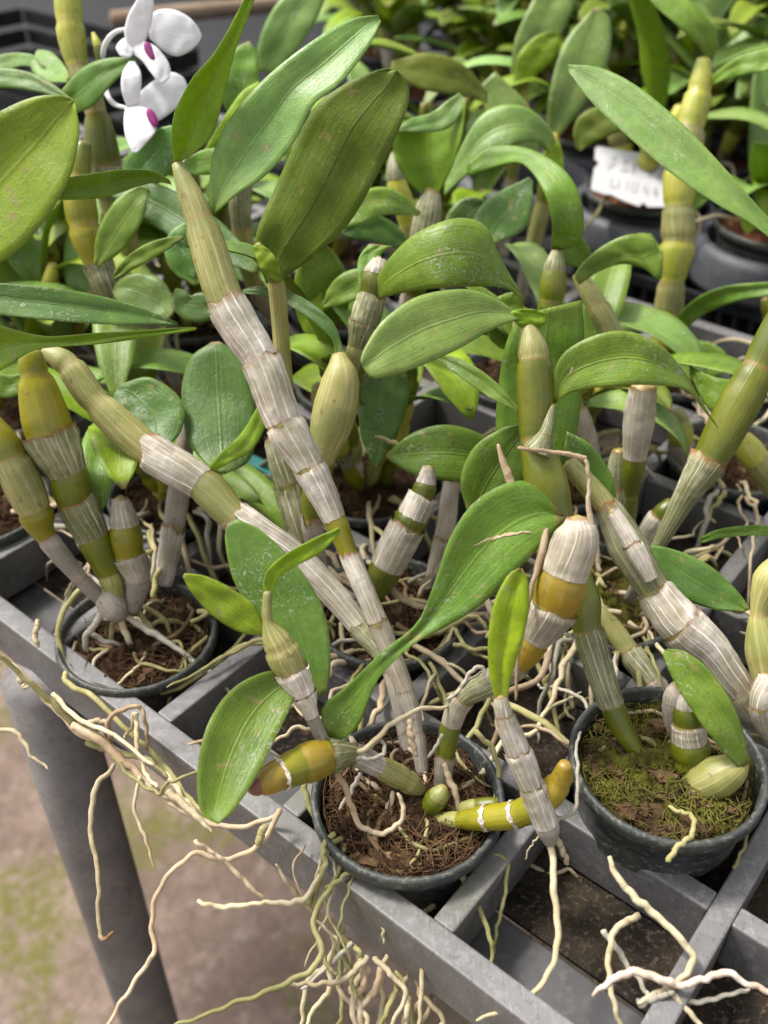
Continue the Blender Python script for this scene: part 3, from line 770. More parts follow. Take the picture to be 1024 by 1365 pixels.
# fat stub, papery and amber
F1, _ = cane(pC, [(770, 690, .330, 13), (769, 716, .331, 29), (752, 765, .334, 33), (738, 808, .337, 33), (712, 850, .342, 24), (690, 882, .346, 20), (655, 908, .35, 17), (618, 930, .353, 15), (602, 965, .357, 14), (594, 1007, .36, 13), (588, 1050, .363, 10)],
             's-YsYsgsGs', label='fat stub cane, papery top over amber')
for pts in ([(788, 700), (784, 668), (786, 640), (781, 612)], [(781, 612), (760, 606), (725, 601), (690, 597)]):
    root(F1, pts, [.329, .327, .326], [6, 4.5, 4, 5.5], 'root_tan', name='dry_flower_stalk', wob=.0003)
root(F1, [(664, 592), (670, 614), (684, 650), (700, 690)], [.340, .341, .343], [2.5, 6, 9, 8], 'root_tan', name='dry_flower_stalk', wob=.0003)
root(F1, [(728, 705), (722, 740), (708, 785), (700, 830), (690, 880), (688, 934)], [.336, .331, .329, .33], [5, 7, 4, 3.5, 3.5, 4], 'root_tan', name='dry_flower_stalk', wob=.0003)
root(F1, [(655, 905), (636, 890), (615, 915), (596, 935)], [.348, .349, .352], 4, 'root_grey')
root(F1, [(600, 960), (588, 985), (570, 1010)], [.355, .358], 4, 'root_grey')
# buds in the pot
cane(pC, [(592, 1048, .352, 6), (584, 1062, .353, 15), (570, 1080, .357, 13)], 'oG', name='bud')
for q in ([(520, 1112), (518, 1085), (525, 1055)], [(545, 960), (548, 985), (556, 1008)], [(590, 1018), (604, 1050), (610, 1085)]):
    root(pC, q, [.356, .355], [4, 7, 5], 'root_tan', name='dry_bract')
# roots over the rim
def tan(p, d, r, m='root_cream', own=None): return root(own or pC, p, d, r, m)
tan([(456, 1118), (440, 1128), (430, 1160), (420, 1200), (424, 1250), (436, 1285), (450, 1300)], [.345, .338, .333, .325], 5, 'root_green')
tan([(446, 1112), (432, 1125), (432, 1155), (412, 1200), (400, 1205)], [.345, .337, .334], 5, 'root_green')
tan([(460, 1125), (450, 1165), (435, 1190), (418, 1225), (428, 1275), (385, 1310), (300, 1342), (225, 1372)], [.345, .335, .325, .318, .312], [5, 5, 5, 5, 6, 6, 5, 4.5], 'root_green')
tan([(432, 1187), (455, 1170), (480, 1160), (500, 1155)], [.335, .338, .341], 4.5, 'root_green')
tan([(262, 1201), (300, 1210), (350, 1203), (395, 1203), (415, 1190), (425, 1165)], [.325, .328, .333, .334], [3.5, 5, 4, 6, 6, 5])
tan([(260, 1120), (300, 1148), (330, 1180), (352, 1199)], [.33, .334], [3.5, 4, 5, 5], 'root_tan')
tan([(368, 1152), (390, 1185), (420, 1215), (455, 1240)], [.338, .342], [2, 5, 6, 6])
tan([(375, 1078), (352, 1120), (305, 1146), (258, 1140), (215, 1180), (203, 1230), (207, 1268), (172, 1318), (140, 1375)], [.348, .338, .33, .325, .32], [5, 5, 5, 5, 5, 5, 5.5, 5, 4.5], 'root_tan')
tan([(490, 1275), (460, 1305), (425, 1312), (385, 1311)], [.33, .326], 5)
tan([(470, 1255), (440, 1285), (402, 1320)], [.335, .33], 4, 'root_grey')
tan([(598, 1138), (618, 1175), (645, 1222), (655, 1265), (653, 1305)], [.35, .34, .333, .33], [6, 6.5, 5.5, 5, 4.5], 'root_green')
tan([(618, 1150), (650, 1138), (676, 1150), (672, 1200), (660, 1240), (658, 1270)], [.352, .347, .342, .338], 4.5, 'root_green')
tan([(560, 1225), (560, 1250), (563, 1300), (558, 1375)], [.338, .333, .328], [4, 5, 5, 5])
tan([(516, 1205), (512, 1230), (510, 1256)], [.338, .335], [4, 4, 3], 'root_green')
tan([(578, 1208), (566, 1216), (560, 1228)], [.345, .339], 5, 'root_tan')
for i, p in enumerate([[(492, 1290), (470, 1320), (486, 1350), (494, 1380)], [(508, 1285), (500, 1320), (480, 1345), (488, 1385)], [(530, 1310), (520, 1340), (500, 1380)], [(546, 1330), (538, 1380)],
                       [(478, 1270), (486, 1310), (470, 1335), (476, 1380)], [(455, 1248), (480, 1270), (470, 1305), (474, 1330)], [(500, 1275), (522, 1300), (540, 1322), (520, 1372)]]):
    tan(p, [.338, .333, .33], random.uniform(4.5, 6.5), ['root_cream', 'root_tan', 'root_green'][i % 3])
tan([(352, 1100), (345, 1120), (348, 1128)], [.34, .338], [6, 8, 4], 'root_green')
tan([(412, 1022), (405, 1050), (418, 1085), (440, 1120), (480, 1150), (540, 1164)], [.362, .358, .352, .35], 5.5, 'root_green')
tan([(632, 975), (658, 1000), (664, 1040), (655, 1085), (640, 1120)], [.366, .362, .356], 5, 'root_green')
tan([(478, 1188), (520, 1200), (560, 1197), (600, 1180)], [.3455, .3445, .3465], 2.5, 'root_cream')
for p in ([(640, 1130), (620, 1155), (590, 1160)], [(575, 1120), (600, 1150), (605, 1110)], [(550, 1130), (560, 1160), (575, 1120)], [(480, 1030), (465, 1060), (450, 1080)], [(598, 1075), (620, 1110), (606, 1135)], [(500, 1060), (530, 1090), (520, 1120)]):
    tan(p, [.358, .356], 4, random.choice(['root_green', 'root_tan', 'root_grey']))

rq = random.Random(5)
for k in range(11):                                   # bundle trailing under the front rim
    x0 = rq.uniform(440, 580); y0 = 1200 + (x0 - 440) * .55 + rq.uniform(20, 55); x1 = x0 + rq.uniform(-40, 25)
    p = [(x0, y0), (x0 + rq.uniform(-22, 18), y0 + 28), (x1 + rq.uniform(-18, 18), y0 + 62), (x1 + rq.uniform(-25, 20), y0 + 105), (x1 + rq.uniform(-40, 30), y0 + 160)]
    tan(p, [.345, .342, .34, .335], [4, 4.5, 5, 4.5, 3.5], rq.choice(['root_cream', 'root_cream', 'root_tan', 'root_green']))
for k in range(5):                                    # thin strands down the rim face
    x0 = rq.uniform(395, 470); p = [(x0, 1120 + (x0 - 395) * .5), (x0 + rq.uniform(-20, 12), 1165 + rq.uniform(-10, 10)), (x0 + rq.uniform(-30, 25), 1215), (x0 + rq.uniform(-50, 45), 1265 + rq.uniform(-15, 30))]
    tan(p, [.345, .337, .332], rq.uniform(2, 3.6), rq.choice(['root_green', 'root_cream', 'root_tan']))
for p in ([(96, 962), (60, 928), (20, 892), (0, 872)], [(118, 990), (150, 1003), (190, 1012), (225, 1035)], [(150, 1000), (200, 1048), (246, 1078), (285, 1098)], [(210, 1010), (235, 1050), (262, 1082)], [(70, 925), (110, 962), (150, 978), (205, 1022)]):
    tan(p, [.386, .376, .366], rq.uniform(3, 6), rq.choice(['root_tan', 'root_cream', 'root_green']))

# ================================================================== left plant
cL = G(-2.5, .5) + V((-.0112, -.0005, 0))
pL = orchid('left front potted orchid, plump yellow-green canes on a brown crown of thick roots', cL, .0035, R=.0343, nf=420, seed=7, soil=.007)
La, _ = cane(pL, [(40, 468, .395, 14), (46, 498, .397, 21), (66, 575, .404, 34), (90, 630, .410, 27), (100, 668, .414, 25), (124, 715, .42, 23), (146, 765, .426, 17), (158, 806, .43, 10)], 'yygGgGo', label='plump yellow-green cane')
leaf(La, [(42, 500), (10, 515), (-30, 500)], 16, [.40, .40], **lk(U))
Lb, _ = cane(pL, [(-12, 560, .398, 13), (14, 610, .40, 24), (46, 680, .407, 24), (62, 716, .411, 15), (108, 772, .42, 11), (142, 806, .43, 9)], 'yoytt')
Lc, _ = cane(pL, [(160, 664, .417, 10), (166, 700, .42, 20), (172, 738, .424, 21), (184, 772, .428, 17), (176, 815, .433, 10)], 'wyst')
Ld, _ = cane(pL, [(250, 560, .44, 8), (243, 620, .445, 13), (232, 700, .45, 15), (218, 778, .455, 12)], 'stw')
tb = Tube(); tb.add([P(132, 792, .428), P(142, 800, .427), P(152, 810, .427), P(160, 822, .43)], [.003, .0056, .0062, .004], 14)
tb.build('crown', ['cane_dry'], pL)
rr = lambda p, d, r, m='root_cream': root(pL, p, d, r, m)
rr([(138, 815), (122, 838), (113, 850), (116, 878)], [.428, .426, .43], [6, 6, 7, 6], 'root_grey')
rr([(150, 822), (150, 850), (152, 890)], [.43, .432], [5, 5, 6], 'root_green')
rr([(160, 824), (170, 850), (186, 892)], [.43, .432], [6, 6, 6], 'root_cream')
rr([(164, 838), (176, 862), (172, 892)], [.434, .435], 4, 'root_green')
rr([(168, 822), (200, 842), (232, 862), (262, 885), (285, 902), (308, 926)], [.43, .425, .42, .415], [5, 6, 5, 5.5, 5, 4], 'root_grey')
rr([(184, 815), (205, 845), (200, 880)], [.436, .437], 5, 'root_green')
rr([(192, 808), (222, 830), (235, 865)], [.44, .438], 4.5, 'root_green')
rr([(108, 785), (88, 808), (79, 845), (90, 890), (130, 918), (185, 927), (240, 915), (280, 892), (312, 862), (330, 840)], [.438, .43, .422, .415, .412, .416, .43, .44], 5, 'root_green')
rr([(88, 895), (90, 910), (125, 930), (160, 965), (210, 1010), (248, 1060), (275, 1088)], [.405, .398, .39, .38, .368], [4.5, 5, 5, 5, 6, 7, 6], 'root_green')
rr([(278, 848), (246, 880), (228, 930), (208, 975)], [.43, .42, .412], 4, 'root_green')
rr([(108, 750), (100, 770), (88, 795)], [.42, .42], 4, 'root_tan')
rr([(52, 826), (47, 845), (51, 862)], [.415, .413], [4, 5.5, 5], 'root_cream')
rr([(16, 885), (60, 930), (105, 975), (140, 1000)], [.398, .39, .383], [5, 6, 9, 10], 'root_tan')
rr([(96, 965), (130, 985), (175, 1025), (215, 1060), (262, 1090), (320, 1102), (362, 1090), (376, 1080)], [.382, .375, .365, .355, .35], [7, 9, 8, 6, 6, 6, 6, 5], 'root_tan')
rr([(100, 968), (140, 962), (148, 990), (146, 958), (170, 944), (188, 944), (195, 968), (196, 1000)], [.385, .38, .376, .378], 5, 'root_tan')
rr([(180, 950), (175, 970), (165, 985)], [.382, .38], 4)
rr([(182, 950), (184, 1000), (200, 1040), (212, 1050)], [.38, .37, .365], 4.5)
rr([(153, 1020), (128, 1050), (121, 1105), (131, 1170), (133, 1248), (150, 1243)], [.376, .37, .36, .352], [4, 5, 5, 5, 5.5, 5], 'root_tipped')
rr([(186, 1035), (180, 1080), (195, 1120), (207, 1160)], [.37, .362], [3.5, 3.5, 4, 2])
rr([(150, 1008), (180, 1040), (215, 1058), (222, 1045), (265, 1028)], [.375, .365, .364], 4, 'root_green')
rr([(225, 1055), (260, 1085), (282, 1110)], [.364, .355], [6, 7, 3], 'root_cream')
rr([(-10, 972), (25, 978), (40, 1005), (66, 1027)], [.37, .362], [4, 4.5, 4, 3])
rr([(24, 905), (32, 915), (38, 916)], [.396, .394], 4)
# leaves of the plant whose canes stand just outside the frame on the left
cX = G(-4.5, -.02) + V((-.005, -.005, 0))
cX = G(-5.5, .5)
pX = orchid('potted orchid mostly outside the left edge, reaching in with three broad and narrow leaves', G(-4.5, .5), .006, nf=60, seed=9)
Xc, _ = cane(pX, [(-112, 330, .345, 8), (-120, 420, .36, 18), (-125, 520, .385, 20), (-110, 600, .42, 16), (-90, 690, .46, 9)], 'oowt')
leafE(Xc, [(-112, 352), (-108, 270), (-70, 205), (-30, 168), (10, 143), (50, 128), (82, 127), (94, 132)], [(-106, 358), (-60, 385), (-15, 360), (28, 330), (66, 285), (95, 232), (106, 175), (100, 138)], [.345, .335, .33, .328], fold=.3, cup=-.03, wav=.0012, **lk(Y_))
leafE(Xc, [(-115, 395), (-60, 374), (0, 377), (90, 386), (170, 404), (238, 430)], [(-113, 402), (-60, 418), (0, 420), (100, 430), (170, 433), (237, 434)], [.36, .365, .372, .385], fold=.5, cup=0, tilt=-.5, **lk(K_))
leafE(Xc, [(-118, 470), (-50, 425), (0, 434), (60, 448), (140, 443), (262, 436)], [(-114, 478), (-50, 505), (0, 494), (50, 466), (140, 458), (262, 440)], [.37, .352, .348, .35], fold=.6, cup=0, tilt=.4, **lk(Y_))

# ================================================================== right plant (moss topped pot)
cR = G(.5, 1.5) + V((-.0085, -.006, 0))
pR = orchid('right front potted orchid on green moss with upright dark green cane and short banded stubs', cR, .0235, R=.0344, mat='moss_mix', fib='fibre_moss', nf=620, seed=5, soil=.005)
Gc, _ = cane(pR, [(704, 432, .352, 9), (712, 478, .352, 23), (714, 535, .354, 24), (713, 585, .355, 21), (727, 640, .355, 28), (738, 690, .356, 27), (762, 745, .357, 17), (778, 800, .357, 22), (784, 842, .357, 20), (816, 940, .357, 17), (850, 1003, .357, 11), (905, 1044, .357, 7)],
             'oG-G--G-gGt', label='upright dark green cane with broad leaves')
cane(pR, [(738, 540, .349, 3), (727, 580, .349, 10), (716, 602, .35, 20)], 'gg', name='dry_bract')
leafE(Gc, [(700, 432), (683, 412), (640, 389), (600, 386), (550, 398), (508, 430), (483, 470), (482, 486)], [(710, 436), (700, 424), (655, 440), (610, 466), (550, 492), (510, 503), (494, 503), (483, 488)], [.352, .343, .336, .332], fold=.25, cup=-.06, **lk(PL))
leafE(Gc, [(736, 534), (738, 500), (752, 470), (790, 448), (835, 441), (880, 460), (912, 495), (935, 535), (955, 568)], [(740, 538), (760, 524), (810, 515), (860, 513), (900, 516), (920, 524), (936, 545), (950, 560), (957, 570)], [.353, .345, .342, .35, .362], fold=.3, cup=-.05, scar=[(.50, .17, .36, .20, .06)], **lk(U))
leaf(Gc, [(694, 548), (660, 522), (622, 495), (580, 473)], 12, [.356, .362, .37], fold=.5, **lk(U))
leafE(Gc, [(692, 420), (674, 460), (664, 520), (662, 580), (680, 630)], [(775, 400), (779, 440), (777, 500), (768, 580), (740, 640)], [.375, .385, .39], fold=.1, **lk(U))
leafE(Gc, [(625, 690), (614, 640), (632, 596), (672, 570), (702, 566)], [(640, 690), (672, 668), (700, 640), (712, 600), (706, 568)], [.372, .366, .36], fold=.3, **lk(U))
leafE(Gc, [(752, 600), (762, 640), (792, 680), (815, 690)], [(756, 575), (790, 595), (818, 640), (820, 688)], [.372, .38, .385], fold=.2, **lk(U))
leafE(Gc, [(698, 440), (682, 425), (682, 415), (700, 412)], [(712, 440), (728, 430), (728, 418), (708, 412)], [.351, .349, .348], fold=.2, **lk(Y_))
R5, _ = cane(pR, [(917, 924, .348, 9), (917, 942, .349, 17), (917, 963, .351, 20), (919, 985, .353, 24), (921, 1010, .356, 26), (916, 1042, .36, 17)], 'wGwGG', label='short stub banded green and papery')
leafE(R5, [(985, 1025), (962, 1000), (935, 965), (905, 920), (886, 882), (884, 868)], [(999, 1018), (992, 978), (975, 935), (945, 892), (912, 868), (890, 865)], [.340, .336, .338, .342], fold=.2, **lk(U))
cane(pR, [(996, 1014, .342, 5), (980, 1024, .344, 20), (948, 1040, .349, 28), (912, 1056, .355, 16), (900, 1060, .357, 8)], 'o---')
cane(pR, [(905, 912, .362, 8), (898, 935, .364, 15), (900, 985, .368, 12)], 'st')
cane(pR, [(886, 1046, .356, 9), (893, 1056, .355, 13), (898, 1070, .356, 7)], 'GG', name='bud')
cane(pR, [(800, 812, .42, 11), (838, 868, .415, 15), (872, 912, .405, 15), (888, 932, .40, 12)], 'ogs')
r2 = lambda p, d, r, m='root_green': root(pR, p, d, r, m)
r2([(890, 1150), (904, 1128), (922, 1114), (926, 1092), (910, 1082), (890, 1078)], [.322, .325, .33, .336], 5)
r2([(1015, 1050), (1008, 1072), (990, 1055), (976, 1050)], [.348, .352], 5)
r2([(980, 1158), (992, 1128), (1000, 1100), (1012, 1075)], [.333, .345], 3)
r2([(812, 1142), (825, 1172), (858, 1205), (895, 1238), (922, 1272), (915, 1298), (882, 1322), (850, 1338)], [.325, .318, .312, .308], [4, 6, 7, 7, 7.5, 7.5, 7, 6], 'root_cream')
r2([(852, 1220), (822, 1238), (812, 1270), (812, 1300), (820, 1340), (830, 1380)], [.33, .322, .315], [6, 6, 6, 6, 6.5, 7], 'root_cream')
r2([(804, 1240), (830, 1275), (866, 1328), (880, 1350)], [.332, .32], 5.5, 'root_grey')
r2([(792, 1328), (812, 1308), (845, 1296), (878, 1304), (905, 1314), (932, 1308), (968, 1297), (990, 1308), (1035, 1326)], [.312, .308, .306, .304], [3, 6, 7, 7.5, 7, 7, 7.5, 7, 8], 'root_brown', )
r2([(850, 1335), (880, 1330), (905, 1336), (950, 1332), (1000, 1318)], [.312, .308], 5, 'root_grey')
r2([(890, 1316), (915, 1345), (945, 1380)], [.309, .304], 5.5, 'root_cream')
r2([(852, 1340), (872, 1330), (900, 1322)], [.309, .307], 6.5, 'root_grey')
for i, p in enumerate([[(770, 1265), (800, 1250), (840, 1252), (868, 1235)], [(800, 1230), (830, 1258), (870, 1250)], [(850, 1225), (880, 1255), (895, 1262)], [(780, 1240), (815, 1225), (830, 1200)], [(868, 1240), (850, 1262), (830, 1290)],
                       [(895, 1265), (880, 1290), (870, 1310)], [(885, 1260), (872, 1280), (862, 1300)], [(800, 1255), (790, 1285), (795, 1310)], [(822, 1215), (840, 1235), (860, 1243)], [(768, 1180), (790, 1205), (806, 1225), (835, 1232)],
                       [(690, 1140), (730, 1165), (760, 1160), (790, 1195)], [(695, 1290), (730, 1255), (760, 1235), (785, 1215)], [(670, 1280), (700, 1262), (722, 1220), (725, 1175)], [(700, 1140), (712, 1190), (705, 1225)]]):
    r2(p, [.375, .37, .37], random.uniform(3.5, 5.5), ['root_cream', 'root_green', 'root_tan', 'root_grey', 'root_green'][i % 5])

# ================================================================== plant at the right edge, long papery cane
pE = orchid('potted orchid at the right edge with thick papery cane slanting out of the picture', G(1.5, 2.5), .008, nf=80, seed=15)
Pc, _ = cane(pE, [(757, 618, .366, 13), (806, 672, .366, 16), (838, 730, .365, 25), (870, 784, .365, 23), (906, 832, .364, 31), (942, 864, .364, 28), (982, 918, .365, 25), (1014, 958, .367, 17), (1058, 985, .378, 12), (1120, 978, .392, 8)], 'og-ww-wtt', label='long cane in torn white papery sheaths')
cane(pE, [(816, 680, .359, 8), (842, 725, .358, 13), (868, 772, .358, 10)], 'ww', name='dry_bract')
leafE(Pc, [(992, 816), (950, 812), (905, 795), (872, 765), (858, 735), (866, 728)], [(1000, 812), (985, 790), (952, 758), (915, 738), (880, 728), (868, 727)], [.372, .378, .384], fold=.25, **lk(K_))
R4, _ = cane(pE, [(1042, 745, .358, 13), (1026, 775, .358, 22), (1012, 818, .36, 13), (1022, 868, .362, 27), (1040, 935, .368, 18), (1115, 950, .395, 9)], 'o-o-t')
cane(pE, [(1030, 905, .352, 18), (1014, 940, .352, 15), (1030, 985, .360, 12), (1066, 1010, .374, 9), (1112, 980, .390, 7)], 'wwtt')

# ================================================================== middle right pot
pM = orchid('middle right potted orchid with one papery upright cut cane and one leaning green cane', G(-.5, 2.5), .008, mat='moss_mix', fib='fibre_brown', nf=160, seed=21)
cane(pM, [(858, 514, .414, 17), (852, 560, .42, 20), (846, 610, .427, 16), (838, 660, .436, 14), (830, 745, .448, 8)], 's-GG')
cane(pM, [(826, 600, .43, 10), (824, 650, .437, 17), (826, 740, .447, 9)], 'gg')
R1, _ = cane(pM, [(1085, 335, .385, 14), (1060, 400, .386, 24), (1012, 490, .39, 25), (982, 545, .393, 27), (946, 612, .397, 25), (914, 662, .402, 16), (872, 738, .412, 9), (838, 800, .44, 8)], 'yGG-g-t', label='green cane leaning out to the right')
leafE(R1, [(1070, 330), (1020, 285), (970, 228), (910, 165), (850, 115), (800, 90), (757, 86)], [(1060, 350), (1010, 305), (955, 272), (900, 235), (840, 185), (790, 138), (758, 95)], [.386, .388, .398, .415], fold=.3, cup=-.03, label='long pointed leaf reaching across the white tag', **lk(PL))
leafE(R1, [(1012, 500), (965, 505), (925, 490), (918, 478)], [(1000, 530), (980, 552), (945, 545), (920, 500)], [.41, .43, .45], **lk(U))
leafE(R1, [(884, 252), (880, 250), (885, 255)], [(885, 258), (883, 256), (886, 257)], [.4], **lk(U)) if False else None
cane(pM, [(762, 515, .44, 8), (770, 545, .44, 11), (785, 590, .445, 13), (795, 650, .45, 9)], 'Gst')
cane(pM, [(770, 365, .47, 9), (795, 405, .468, 15), (820, 460, .47, 15), (830, 520, .475, 11)], 'ooo')
leafE(pM, [(772, 380), (768, 362), (800, 330), (840, 312), (872, 318)], [(800, 360), (830, 352), (858, 358), (878, 372), (884, 345)], [.46, .455, .45], **lk(U))
for p in ([(790, 780), (805, 810), (830, 815)], [(735, 870), (760, 900), (752, 940), (765, 960)], [(715, 880), (735, 930), (745, 980)], [(760, 850), (756, 900), (764, 945)], [(700, 860), (730, 880), (742, 930)], [(775, 905), (800, 895), (818, 880)], [(745, 960), (770, 935), (790, 930), (800, 915)]):
    root(pM, p, [.43, .42, .415], random.uniform(3.5, 6), random.choice(['root_cream', 'root_green', 'root_grey']))

pN = orchid('potted orchid further right whose stout yellow stub leans over brown bark', G(-.5, 4.5), .008, nf=160, seed=23)
cane(pN, [(968, 572, .46, 8), (985, 585, .46, 15), (1008, 612, .462, 20), (1050, 660, .47, 22)], 'oLo')
cane(pN, [(902, 545, .52, 7), (906, 562, .52, 14), (908, 588, .525, 17), (912, 620, .53, 12)], 'oLs')
cane(pN, [(896, 668, .45, 8), (882, 688, .452, 15), (864, 715, .46, 16), (850, 740, .47, 9)], 'Gws')
leafE(pN, [(1045, 700), (1000, 700), (960, 705), (934, 716)], [(1045, 716), (1000, 714), (960, 718), (936, 724)], [.405, .41, .415], fold=.4, **lk(U))

# ================================================================== pot behind the centre
pB = orchid('potted orchid behind the long papery cane, with banded stub and white capped cut cane', G(-1.5, 1.5), .008, nf=200, seed=31)
M1, _ = cane(pB, [(507, 346, .40, 9), (502, 366, .40, 18), (496, 394, .402, 18), (486, 430, .405, 20), (476, 462, .408, 13), (466, 500, .413, 11)], 'wGggo')
leafE(M1, [(498, 396), (508, 360), (545, 318), (590, 295), (625, 291), (650, 305), (668, 345), (700, 400)], [(500, 400), (540, 390), (590, 384), (640, 382), (670, 384), (684, 390), (694, 397), (701, 402)], [.40, .385, .376, .384, .395], fold=.1, cup=-.12, **lk(U))
leafE(M1, [(492, 395), (478, 375), (478, 345), (492, 325)], [(500, 392), (500, 360), (512, 335), (525, 328)], [.404, .41, .412], **lk(U))
M2, _ = cane(pB, [(452, 472, .40, 10), (454, 508, .40, 25), (442, 565, .402, 28), (428, 615, .405, 19), (416, 690, .413, 14), (430, 775, .425, 9)], 'o--Gst')
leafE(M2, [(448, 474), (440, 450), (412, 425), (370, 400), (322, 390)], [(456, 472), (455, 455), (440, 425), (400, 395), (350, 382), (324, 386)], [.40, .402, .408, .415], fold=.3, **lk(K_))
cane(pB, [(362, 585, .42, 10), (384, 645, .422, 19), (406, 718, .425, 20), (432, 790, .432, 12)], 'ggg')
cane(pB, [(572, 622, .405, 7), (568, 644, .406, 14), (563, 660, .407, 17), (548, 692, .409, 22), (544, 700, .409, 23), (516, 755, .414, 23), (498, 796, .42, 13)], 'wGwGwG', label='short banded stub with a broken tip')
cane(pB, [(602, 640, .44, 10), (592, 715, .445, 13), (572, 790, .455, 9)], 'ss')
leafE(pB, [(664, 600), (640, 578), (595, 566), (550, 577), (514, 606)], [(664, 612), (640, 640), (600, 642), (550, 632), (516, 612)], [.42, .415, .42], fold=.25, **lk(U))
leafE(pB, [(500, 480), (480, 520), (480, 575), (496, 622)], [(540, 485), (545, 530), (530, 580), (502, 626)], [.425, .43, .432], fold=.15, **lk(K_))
leafE(pB, [(355, 378), (340, 335), (345, 300), (372, 238), (395, 188), (420, 142), (460, 112), (508, 92), (528, 94)], [(372, 374), (415, 345), (462, 302), (494, 250), (530, 178), (545, 135), (544, 112), (536, 98), (530, 94)], [.405, .395, .385, .378], fold=-.15, cup=.06, wav=.002, label='broad leaf seen from its dull underside', **lk(D_))
cane(pB, [(343, 325, .392, 5), (356, 348, .392, 11), (368, 375, .395, 12), (374, 440, .405, 11), (384, 560, .418, 12), (404, 700, .434, 8)], 'GGo-s')
leafE(pB, [(370, 378), (350, 362), (340, 340), (338, 328)], [(376, 374), (372, 352), (358, 332), (342, 326)], [.39, .386, .386], **lk(Y_))
for i, p in enumerate([[(590, 790), (620, 770), (655, 752), (665, 745)], [(560, 850), (600, 835), (630, 820), (650, 838)], [(640, 805), (690, 800), (720, 812)], [(545, 885), (590, 862), (605, 835)], [(455, 830), (457, 880), (459, 935)], [(478, 880), (480, 930), (500, 960)], [(425, 805), (440, 870), (436, 900)],
                       [(510, 770), (540, 800), (590, 815)], [(600, 760), (640, 790), (660, 830), (648, 850)], [(610, 830), (580, 870), (540, 890)], [(470, 760), (500, 800), (520, 850)], [(380, 760), (395, 800), (420, 830)], [(620, 700), (600, 740), (560, 780)], [(560, 640), (540, 600), (500, 580)]]):
    root(pB, p, [.425, .42, .42], random.uniform(3.5, 6.5), ['root_cream', 'root_green', 'root_grey', 'root_tan'][i % 4])

# ================================================================== flowering plant, upper left
pF = orchid('flowering potted orchid at the upper left with white blooms spotted purple on a yellow cane', G(-4.5, 2.5), .006, nf=80, seed=41)
FL, _ = cane(pF, [(88, -40, .47, 15), (93, 30, .472, 19), (104, 88, .475, 16), (128, 150, .48, 16), (138, 216, .49, 25), (150, 262, .50, 20), (172, 330, .52, 16), (200, 420, .55, 12), (235, 510, .585, 8)], 'LLoGgots', label='yellow cane carrying the flowers')
FM, _ = cane(pF, [(112, 190, .46, 10), (104, 235, .462, 18), (112, 300, .467, 22), (130, 350, .472, 19), (150, 400, .48, 18), (175, 470, .52, 12), (215, 520, .57, 8)], 'GyygGtt')
leafE(FL, [(82, 120), (108, 92), (140, 78), (184, 76)], [(100, 152), (125, 140), (150, 112), (183, 80)], [.465, .458, .455], **lk(U))
leafE(FM, [(100, 135), (60, 105), (20, 92), (-30, 90)], [(100, 140), (60, 125), (20, 118), (-30, 116)], [.46, .465, .47], **lk(K_))
leafE(FL, [(90, 110), (60, 108), (42, 92), (48, 68)], [(92, 104), (88, 90), (70, 70), (52, 66)], [.485, .50, .51], **lk(U))
leafE(FL, [(60, 95), (30, 88), (0, 98), (-30, 100)], [(58, 85), (40, 72), (5, 72), (-30, 88)], [.50, .52, .53], **lk(PL))
leaf(FM, [(128, 355), (160, 300), (185, 262), (200, 255)], 24, [.46, .45, .448], **lk(U))
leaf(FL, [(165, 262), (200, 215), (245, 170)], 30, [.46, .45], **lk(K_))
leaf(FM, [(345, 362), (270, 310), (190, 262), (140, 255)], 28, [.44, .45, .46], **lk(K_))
leaf(FM, [(230, 420), (195, 395), (150, 385)], 30, [.46, .47], **lk(U))
cane(FL.parent, [(124, 44, .472, 3), (130, 62, .472, 6), (134, 88, .474, 5)], 'LG', name='bud')
def flower(x0, y0, st, petals, lipc, d, spot):
    lc = P(*lipc, d)
    o = root3(pF, [P(a, b, c) for a, b, c in st], [.0012, .0013, .0013, .0012], 'petal_white', name='flower')
    for A, B, dd in petals:
        leafE(o, A, B, dd, fold=.02, cup=-.05, top='petal_white', bottom='petal_white', name='petal', wav=.0005, thick=.0004)
    # cupped lip
    return o
fl = flower(0, 0, [(136, 82, .474), (140, 60, .468), (152, 44, .462), (170, 38, .458)],
       [([(196, 22), (212, 13), (232, 13), (251, 22), (263, 35), (269, 47)], [(200, 52), (218, 68), (236, 75), (252, 69), (263, 59), (269, 49)], [.456, .461, .467]),
        ([(170, 64), (166, 42), (171, 20), (182, 0), (194, -25)], [(181, 68), (192, 58), (200, 38), (205, 12), (204, -24)], [.455, .447, .440]),
        ([(178, 46), (163, 52), (155, 62), (157, 70)], [(184, 58), (180, 70), (170, 78), (160, 74)], [.456, .453, .452]),
        ([(178, 62), (190, 55), (208, 62), (224, 82), (228, 96)], [(180, 74), (190, 82), (202, 98), (215, 112), (226, 104)], [.4535, .450, .451])], (195, 66), .45, None)
fl2 = flower(0, 0, [(141, 120, .472), (146, 132, .466), (155, 140, .462), (170, 144, .458)],
       [([(171, 148), (162, 120), (163, 98), (172, 82)], [(183, 146), (188, 120), (188, 97), (180, 82)], [.457, .452, .452]),
        ([(172, 140), (188, 121), (210, 104), (228, 96), (244, 103), (251, 117)], [(180, 168), (196, 167), (214, 160), (233, 146), (246, 130), (251, 119)], [.456, .459, .465]),
        ([(167, 144), (165, 162), (168, 184), (177, 204)], [(188, 142), (205, 150), (208, 174), (184, 203)], [.4545, .447, .445])], (205, 158), .45, None)
